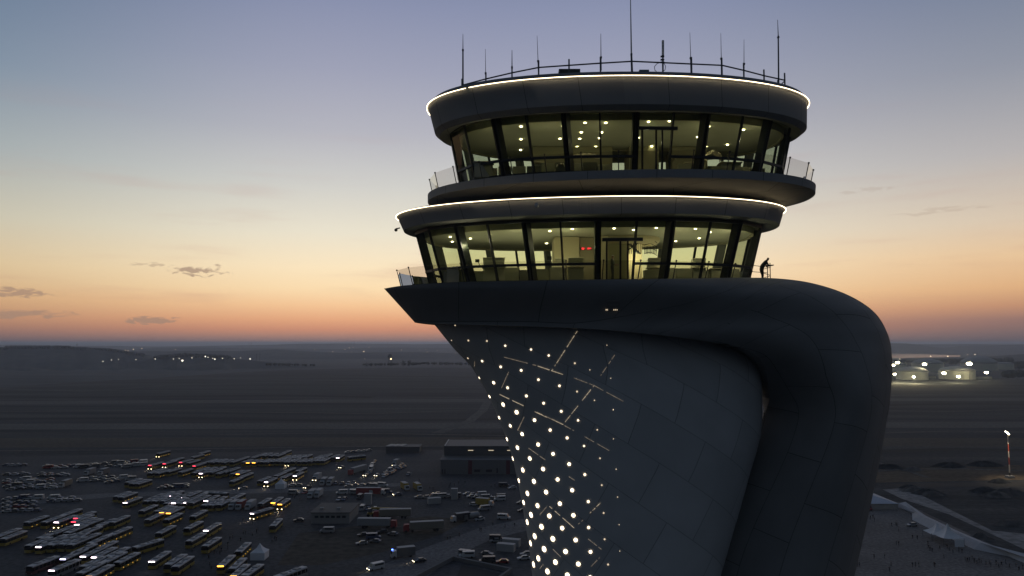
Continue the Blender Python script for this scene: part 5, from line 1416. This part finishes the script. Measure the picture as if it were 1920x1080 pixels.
# far rows of cars
AREAS = [ # name, X0,Y0,X1,Y1 along the row, rows, dY, count, heading
 ('left-edge dense car block', 0, 938, 62, 936, 4, 7.5, 9, 85), ('far left back line', 0, 874, 46, 873, 1, 4, 8, 80), ('far left second line', 75, 876, 150, 874, 2, 3.5, 9, 75), ('far left third line', 155, 873, 262, 868, 2, 4.5, 12, 70),
 ('far left line under the pale trucks', 0, 892, 52, 890, 1, 4, 7, 80), ('line left of the pale trucks', 66, 891, 118, 890, 2, 3, 7, 80), ('left mid line', 0, 903, 90, 900, 2, 5, 11, 80), ('left front line', 0, 914, 66, 912, 2, 5, 8, 80), ('line under the tan truck', 66, 913, 98, 911, 2, 5, 6, 75),
 ('line right of the tan truck', 140, 900, 205, 896, 2, 4.5, 8, 70), ('line beside the bus trio', 190, 903, 238, 897, 2, 4.5, 6, 65), ('short line below the road', 82, 937, 140, 935, 2, 5, 5, 80),
 ('cluster above the middle buses', 290, 914, 342, 911, 2, 3.5, 7, 75), ('line beside the bus rows', 222, 873, 262, 869, 2, 5, 5, 65), ('double line left of the hangar', 716, 892, 757, 872, 2, 5, 11, 8), ('line behind the pale trailer', 690, 885, 700, 866, 2, 6, 6, 5),
 ('pair of lines behind the grey block', 622, 910, 668, 909, 1, 4, 4, 2), ('line on top of the grey block lot', 628, 940, 676, 938, 1, 4, 5, 5), ('line right of the grey block', 672, 960, 706, 958, 1, 4, 3, 2), ('line below the middle queue', 770, 935, 850, 933, 1, 4, 6, 80),
 ('dark line at the right lot back', 865, 928, 930, 936, 2, 4, 9, 80), ('rear line right of the red trucks', 640, 914, 700, 910, 1, 5, 5, 85), ('line at the lot edge behind the buses', 640, 850, 690, 846, 1, 4, 5, 70), ('plaza edge line', 1655, 945, 1665, 950, 1, 4, 2, 60)]
rc = random.Random(5); occupied = []
for name, X0, Y0, X1, Y1, nr, dY, n_, hd in AREAS:
    for r_ in range(nr):
        for k in range(n_):
            t = (k + .5) / n_; X = lerp(X0, X1, t) + rc.uniform(-1, 1); Y = lerp(Y0, Y1, t) + r_ * dY + rc.uniform(-.7, .7)
            if rc.random() < .08: continue
            g = gnd(X, Y)
            if any(abs(g.x - bx) < 3 and -1 < g.y - by < 12 for bx, by in buspos): continue
            if any(math.hypot(g.x - q[0], g.y - q[1]) < 2.6 for q in occupied): continue
            occupied.append((g.x, g.y))
            kind = 'van' if rc.random() < .16 else 'car'
            colr = rc.choice(['white', 'white', 'white', 'silver', 'silver', 'grey', 'dark', 'blue', 'white', 'red' if rc.random() < .4 else 'silver'])
            lab = '%s %s, %s from left%s, %s' % (colr, kind, ORD[min(k, 15)], (' in the ' + ('back', 'second', 'third', 'nearest')[r_] + ' rank') if nr > 1 else '', name)
            w_ = lab.split()
            vehicle(kind, colr, 'n', X, Y, hd + rc.uniform(-5, 5), ' '.join(w_[:16]), 'cars parked in rows')
# =====================================================================
#  PEOPLE
# =====================================================================
def skin_mesh(name, joints, edges, radii, levels=1):
    me = bpy.data.meshes.new(name + '_tmp'); me.from_pydata([joints[k] for k in joints], [(list(joints).index(a), list(joints).index(b)) for a, b in edges], [])
    o = bpy.data.objects.new(name + '_tmp', me); COL.objects.link(o)
    md = o.modifiers.new('skin', 'SKIN'); sd = o.modifiers.new('sub', 'SUBSURF'); sd.levels = levels; sd.render_levels = levels
    sv = me.skin_vertices[0].data if me.skin_vertices else None
    if sv is None:
        me.skin_vertices.new(); sv = me.skin_vertices[0].data
    for i, k in enumerate(joints):
        r = radii.get(k, .05); sv[i].radius = r if isinstance(r, tuple) else (r, r); sv[i].use_root = (k == 'pelvis')
    dg = bpy.context.evaluated_depsgraph_get(); dg.update()
    ev = o.evaluated_get(dg); nm = bpy.data.meshes.new_from_object(ev, depsgraph=dg); nm.name = name
    bpy.data.objects.remove(o); return nm
ED = [('pelvis','belly'),('belly','chest'),('chest','neck'),('neck','head'),('head','crown'),('chest','shL'),('shL','elL'),('elL','haL'),('haL','fiL'),('chest','shR'),('shR','elR'),('elR','haR'),('haR','fiR'),
      ('pelvis','hiL'),('hiL','knL'),('knL','anL'),('anL','toL'),('pelvis','hiR'),('hiR','knR'),('knR','anR'),('anR','toR')]
RD = {'pelvis': (.15, .12), 'belly': (.14, .11), 'chest': (.18, .12), 'neck': .055, 'head': (.085, .10), 'crown': (.07, .08), 'shL': .065, 'shR': .065, 'elL': .048, 'elR': .048, 'haL': .034, 'haR': .034, 'fiL': .03, 'fiR': .03,
      'hiL': .095, 'hiR': .095, 'knL': .065, 'knR': .065, 'anL': .05, 'anR': .05, 'toL': .045, 'toR': .045}
def pose_stand(dx=0, arm=0, stride=.0):
    return {'pelvis': (0, 0, .95), 'belly': (0, 0, 1.12), 'chest': (0, 0, 1.36), 'neck': (0, -.02, 1.52), 'head': (0, -.04, 1.62), 'crown': (0, -.03, 1.72),
            'shL': (-.19, 0, 1.42), 'elL': (-.25, .02 - arm * .1, 1.14), 'haL': (-.24 + arm * .08, -.05 - arm * .22, .92 + arm * .16), 'fiL': (-.23 + arm * .1, -.09 - arm * .28, .84 + arm * .22),
            'shR': (.19, 0, 1.42), 'elR': (.25, .02 - arm * .1, 1.14), 'haR': (.24 - arm * .1, -.05 - arm * .25, .92 + arm * .2), 'fiR': (.23 - arm * .12, -.09 - arm * .3, .84 + arm * .26),
            'hiL': (-.10, 0, .88), 'knL': (-.11, -.02 - stride * .15, .48), 'anL': (-.12, .02 - stride * .3, .08), 'toL': (-.13, -.16 - stride * .3, .04),
            'hiR': (.10, 0, .88), 'knR': (.11, -.02 + stride * .1, .48), 'anR': (.12, .02 + stride * .32, .08), 'toR': (.13, -.16 + stride * .3, .04)}
def cloth_mats(top, leg, skin=(.35, .22, .16), hair=(.02, .015, .012)):
    return [mat('shirt_%d' % (hash(top) % 9999), top, .8), mat('trouser_%d' % (hash(leg) % 9999), leg, .8), mat('skin_tone', skin, .6), mat('hair_dark', hair, .8)]
def dress(nm, mats_, J):
    for m in mats_: nm.materials.append(m)
    # material by nearest joint
    def near(c):
        b = min(J, key=lambda k: (Vector(J[k]) - c).length); return b
    for p in nm.polygons:
        k = near(p.center); p.use_smooth = True
        p.material_index = 1 if k in ('pelvis', 'hiL', 'hiR', 'knL', 'knR', 'anL', 'anR') else 2 if k in ('haL', 'haR', 'fiL', 'fiR', 'neck') else 0
        if k == 'head': p.material_index = 3 if p.center.y > J['head'][1] + .02 else 2
        if k == 'crown': p.material_index = 3
        if k in ('toL', 'toR'): p.material_index = 3
# man leaning on the terrace rail (side on, facing right = +X; built facing +X)
J = {'pelvis': (-.30, 0, .93), 'belly': (-.22, 0, 1.10), 'chest': (-.10, 0, 1.31), 'neck': (.06, 0, 1.43), 'head': (.14, 0, 1.50), 'crown': (.15, 0, 1.61),
     'shL': (-.05, -.18, 1.34), 'elL': (.08, -.22, 1.08), 'haL': (.33, -.18, 1.09), 'fiL': (.44, -.17, 1.12),
     'shR': (-.05, .18, 1.34), 'elR': (.10, .22, 1.08), 'haR': (.34, .16, 1.10), 'fiR': (.45, .14, 1.16),
     'hiL': (-.30, -.10, .86), 'knL': (-.27, -.12, .46), 'anL': (-.31, -.12, .08), 'toL': (-.15, -.13, .04),
     'hiR': (-.30, .10, .86), 'knR': (-.20, .12, .47), 'anR': (-.24, .12, .08), 'toR': (-.08, .13, .04)}
R2 = {k: (tuple(a * 1.15 for a in v) if isinstance(v, tuple) else v * 1.2) for k, v in RD.items()}; R2['chest'] = (.15, .19); R2['pelvis'] = (.14, .16); R2['belly'] = (.135, .16); R2['head'] = (.10, .085); R2['crown'] = (.085, .07)
nm = skin_mesh('person', J, ED, R2, 2)
for m in (mat('jacket_dark', (.03, .033, .045), .8), mat('trouser_dark', (.02, .02, .025), .8), mat('skin_tone', (.35, .22, .16), .6), mat('hair_dark', (.02, .015, .012), .8)): nm.materials.append(m)
def nearj(J, c): return min(J, key=lambda k: (Vector(J[k]) - c).length)
for p in nm.polygons:
    k = nearj(J, p.center); p.use_smooth = True
    p.material_index = 1 if k in ('pelvis', 'hiL', 'hiR', 'knL', 'knR', 'anL', 'anR') else 2 if k in ('haL', 'haR', 'fiL', 'fiR', 'neck') else 0
    if k == 'head': p.material_index = 2 if p.center.x > .12 else 3
    if k in ('crown', 'toL', 'toR'): p.material_index = 3
man = bpy.data.objects.new('person', nm); COL.objects.link(man)
DM = 48.8
pm = at(1437, 521.5, DM); man.location = (pm.x, DM, pm.z - .30); man.scale = (1.03,) * 3
tag(man, 'man in dark clothes leaning forward on the scaffold rail at the terrace right end', 'person')
# scaffold rail around the man
e = empty('scaffold_rail', (pm.x, DM, pm.z - .40), label='thin tubular scaffold rail the leaning man holds', cat='railing')
def sp(X, Y, d=DM): p = at(X, Y, d); return (p.x - pm.x, p.y - DM, p.z - (pm.z - .40))
TUBE = mat('scaffold_tube', (.06, .055, .05), .5, .4)
for X, Yt, d in ((1444.5, 493, DM - .3), (1439.5, 497, DM + .5)):
    m = MB(); b = sp(X, 524, d); t = sp(X, Yt, d); m.tube(b, (b[0], b[1], t[2]), .028); m.build('standard', TUBE, e)
for (a, b) in (((1406, 497, DM + .5), (1440, 501, DM + .5)), ((1405, 509, DM + .5), (1438, 511.5, DM + .5)), ((1430, 505, DM - .2), (1445, 501, DM - .3)), ((1424, 510, DM - .2), (1444, 516, DM - .3)), ((1432, 521, DM - .2), (1445, 517, DM - .3)), ((1437, 500, DM), (1445, 497, DM - .3))):
    m = MB(); m.tube(sp(*a), sp(*b), .020); m.build('ledger', TUBE, e)
# man behind the lower door
Js = pose_stand(arm=1)
nm = skin_mesh('person', Js, ED, RD, 2)
for m in (mat('shirt_grey', (.10, .11, .09), .8), mat('trouser_grey', (.07, .07, .06), .8), mat('skin_tone', (.35, .22, .16)), mat('cap_pale', (.45, .48, .50), .7)): nm.materials.append(m)
for p in nm.polygons:
    k = nearj(Js, p.center); p.use_smooth = True
    p.material_index = 1 if k in ('pelvis', 'hiL', 'hiR', 'knL', 'knR', 'anL', 'anR', 'toL', 'toR') else 2 if k in ('haL', 'haR', 'fiL', 'fiR', 'neck', 'head') else 3 if k == 'crown' else 0
o = bpy.data.objects.new('person', nm); COL.objects.link(o); p0 = at(1148, 480, 47.4); o.location = (p0.x, 47.4, glb.z + .03); o.rotation_euler = (0, 0, math.radians(70)); o.scale = (1.02,) * 3
tag(o, 'man in a pale cap standing inside the lower cab door', 'person')
# people on the ground: three poses, each copy its own object
base = []
for k, (arm, stride, top, leg) in enumerate(((0, .5, (.03, .03, .035), (.02, .02, .025)), (1, 0, (.06, .06, .065), (.025, .025, .03)), (0, -.8, (.02, .022, .03), (.03, .03, .03)), (.5, .3, (.16, .16, .17), (.03, .03, .035)))):
    Jk = pose_stand(arm=arm, stride=stride); nm = skin_mesh('person', Jk, ED, RD, 1)
    for m in (mat('coat_%d' % k, top, .8), mat('leg_%d' % k, leg, .8), mat('skin_tone', (.35, .22, .16)), mat('hair_dark', (.02, .015, .012))): nm.materials.append(m)
    for p in nm.polygons:
        j = nearj(Jk, p.center)
        p.material_index = 1 if j in ('pelvis', 'hiL', 'hiR', 'knL', 'knR', 'anL', 'anR') else 2 if j in ('haL', 'haR', 'fiL', 'fiR', 'neck', 'head') else 3 if j in ('crown', 'toL', 'toR') else 0
    base.append(nm)
PG = [('alone left of the plaza tents', [(1659,1047)]), ('in the pair near the tower leg on the plaza', [(1608,1063),(1611.5,1063)]), ('by the marquee on the plaza', [(1624,985),(1622,981),(1632,974),(1637,973),(1640,978),(1628,970)]),
      ('standing mid plaza above the tents', [(1672,988),(1680,986),(1682,988),(1685,997),(1681,1022),(1685,1023)]), ('walking left of the plaza tents', [(1711,1011),(1720,1012),(1639,1048)]), ('in the line at the picture bottom on the plaza', [(1711,1064),(1717,1063),(1723,1064),(1751,1063),(1753,1064),(1668,1073),(1671,1062)]),
      ('crowding at the tent entrance', [(1741,1030),(1744,1034),(1740,1022),(1748,1036),(1776,1030),(1780,1033),(1787,1038),(1798,1035),(1804,1038),(1770,1048),(1762,1030)]),
      ('in the crowd at the right bottom', [(1810,1052),(1814,1055),(1818,1053),(1823,1050),(1827,1056),(1832,1060),(1836,1056),(1840,1058),(1849,1060),(1855,1058),(1858,1063),(1868,1060),(1873,1066),(1878,1062),(1886,1058),(1893,1066),(1905,1063),(1911,1072),(1918,1068)]),
      ('walking among the buses', [(456,979),(473,984),(456,1003),(460,1003),(481,1000),(473,1006),(431,1012),(436,1011),(451,1016),(515,1013),(518,1015),(510,1018)]), ('standing between the front buses', [(360,1036),(393,1063),(396,1068),(402,1040),(406,1038),(412,1040),(415,1036),(427,1024),(391,1050),(427,1031)]),
      ('walking on the dark yard before the hangar', [(786,905),(783,912),(790,914),(806,918),(812,919),(844,910),(842,915),(852,912),(860,908),(777,908),(872,907),(921,915),(928,913),(936,912),(945,914)]), ('on the access road near the shaft', [(839,1014),(844,1013),(861,1007),(899,996),(902,998),(947,990),(965,988),(924,986)]),
      ('by the buses at the crossing', [(548,932),(552,935),(556,930),(562,940),(566,942),(540,930),(534,936)])]
rp_ = random.Random(9); COLR = ['dark coat', 'grey jacket', 'dark jacket', 'light jacket']
for desc, pts_ in PG:
    for i, (X, Y) in enumerate(sorted(pts_)):
        k = rp_.randrange(4); g = gnd(X, Y); o = bpy.data.objects.new('person', base[k]); COL.objects.link(o)
        o.location = (g.x, g.y, .08); o.rotation_euler = (0, 0, rp_.uniform(0, 6.28)); s_ = rp_.uniform(.98, 1.12); o.scale = (s_,) * 3
        tag(o, ' '.join(('person in %s, %s from left, %s' % (COLR[k], (ORD + ['seventeenth', 'eighteenth', 'nineteenth'])[i], desc)).split()[:16]), 'person', 'people walking on the ground')
# ---- balustrades and cameras of the tower ----
def balustrade(R, inset, h, lean, K2, arc0, arc1, par, postm):
    B_ = R.arc(K2, 0, off=-inset); n0 = 0
    for k in range(K2):
        a, b = B_[k], B_[(k + 1) % K2]
        X = (proj(a)[0] + proj(b)[0]) / 2
        if not (arc0 < X < arc1): continue
        ca = Vector((R.xc, R.yc, a.z)); oa = (a - ca).normalized() * lean; ob = (b - ca).normalized() * lean
        t0 = a + oa + Vector((0, 0, h)); t1 = b + ob + Vector((0, 0, h))
        m_ = MB().add([a, b, t1, t0], [(0, 1, 2, 3)]); tpart(m_, 'balustrade_glass', BGLASS, par)
        m_ = MB(); m_.tube(a, t0, .03); m_.box(t0, (.09, .09, .09)); tpart(m_, 'post', TUBE, par)
balustrade(sl_t, .35, 1.15, .25, 30, 700, 1600, slab, TUBE)
terr = Ring(748, 1405, 524, 44.3, 6.6, 2.3, ROT)
terr.z = at(1100, 524, 44.3).z - .02
balustrade(terr, .1, 1.15, .3, 28, 700, 1445, collar, TUBE)
tr_ = MB()
def campart(X, Y, d, par, left=False):
    p = at(X, Y, d); e = empty('security_camera', p, label='small white dome security camera %s' % ('hanging off the lower roof at its left end' if left else 'on the lower roof fascia, left one' if X < 1100 else 'on the lower roof fascia, right one'), cat='camera', group='security cameras on the lower roof')
    mw = mat('camera_white', (.45, .44, .42), .5); s_ = d / F
    if left:
        MB().bar((0, 0, 0), (7 * s_, .1, 2 * s_), .08, .08).build('arm', mat('camera_dark', (.05, .05, .05)), e); MB().lathe((0, 0, -5 * s_), [(.06, 0), (.11, .05), (.11, .14), (.05, .2)], 10).build('dome', mat('camera_dark', (.05, .05, .05)), e)
    else:
        MB().box((0, .1, .08), (.2, .3, .12)).build('arm', mw, e); MB().lathe((0, 0, -.18), [(.05, 0), (.11, .05), (.12, .16), (.07, .24)], 10).build('dome', mw, e)
campart(1006, 384, 43.6, None); campart(1301, 384, 44.2, None); campart(742.5, 429, 50.6, None, True)
# ---------- evening haze ----------
m = bpy.data.materials.new('haze'); m.use_nodes = True; nt = m.node_tree; nt.nodes.clear()
o_ = nt.nodes.new('ShaderNodeOutputMaterial'); v_ = nt.nodes.new('ShaderNodeVolumePrincipled')
v_.inputs['Color'].default_value = (.66, .78, 1.0, 1); v_.inputs['Density'].default_value = .00010; v_.inputs['Anisotropy'].default_value = .6
nt.links.new(v_.outputs[0], o_.inputs['Volume'])
hz = MB().box((0, 0, 34.5), (76000, 76000, 127)).build('haze', m); tag(hz, kind='stuff')
SC.cycles.volume_bounces = 0
bpy.context.view_layer.update()
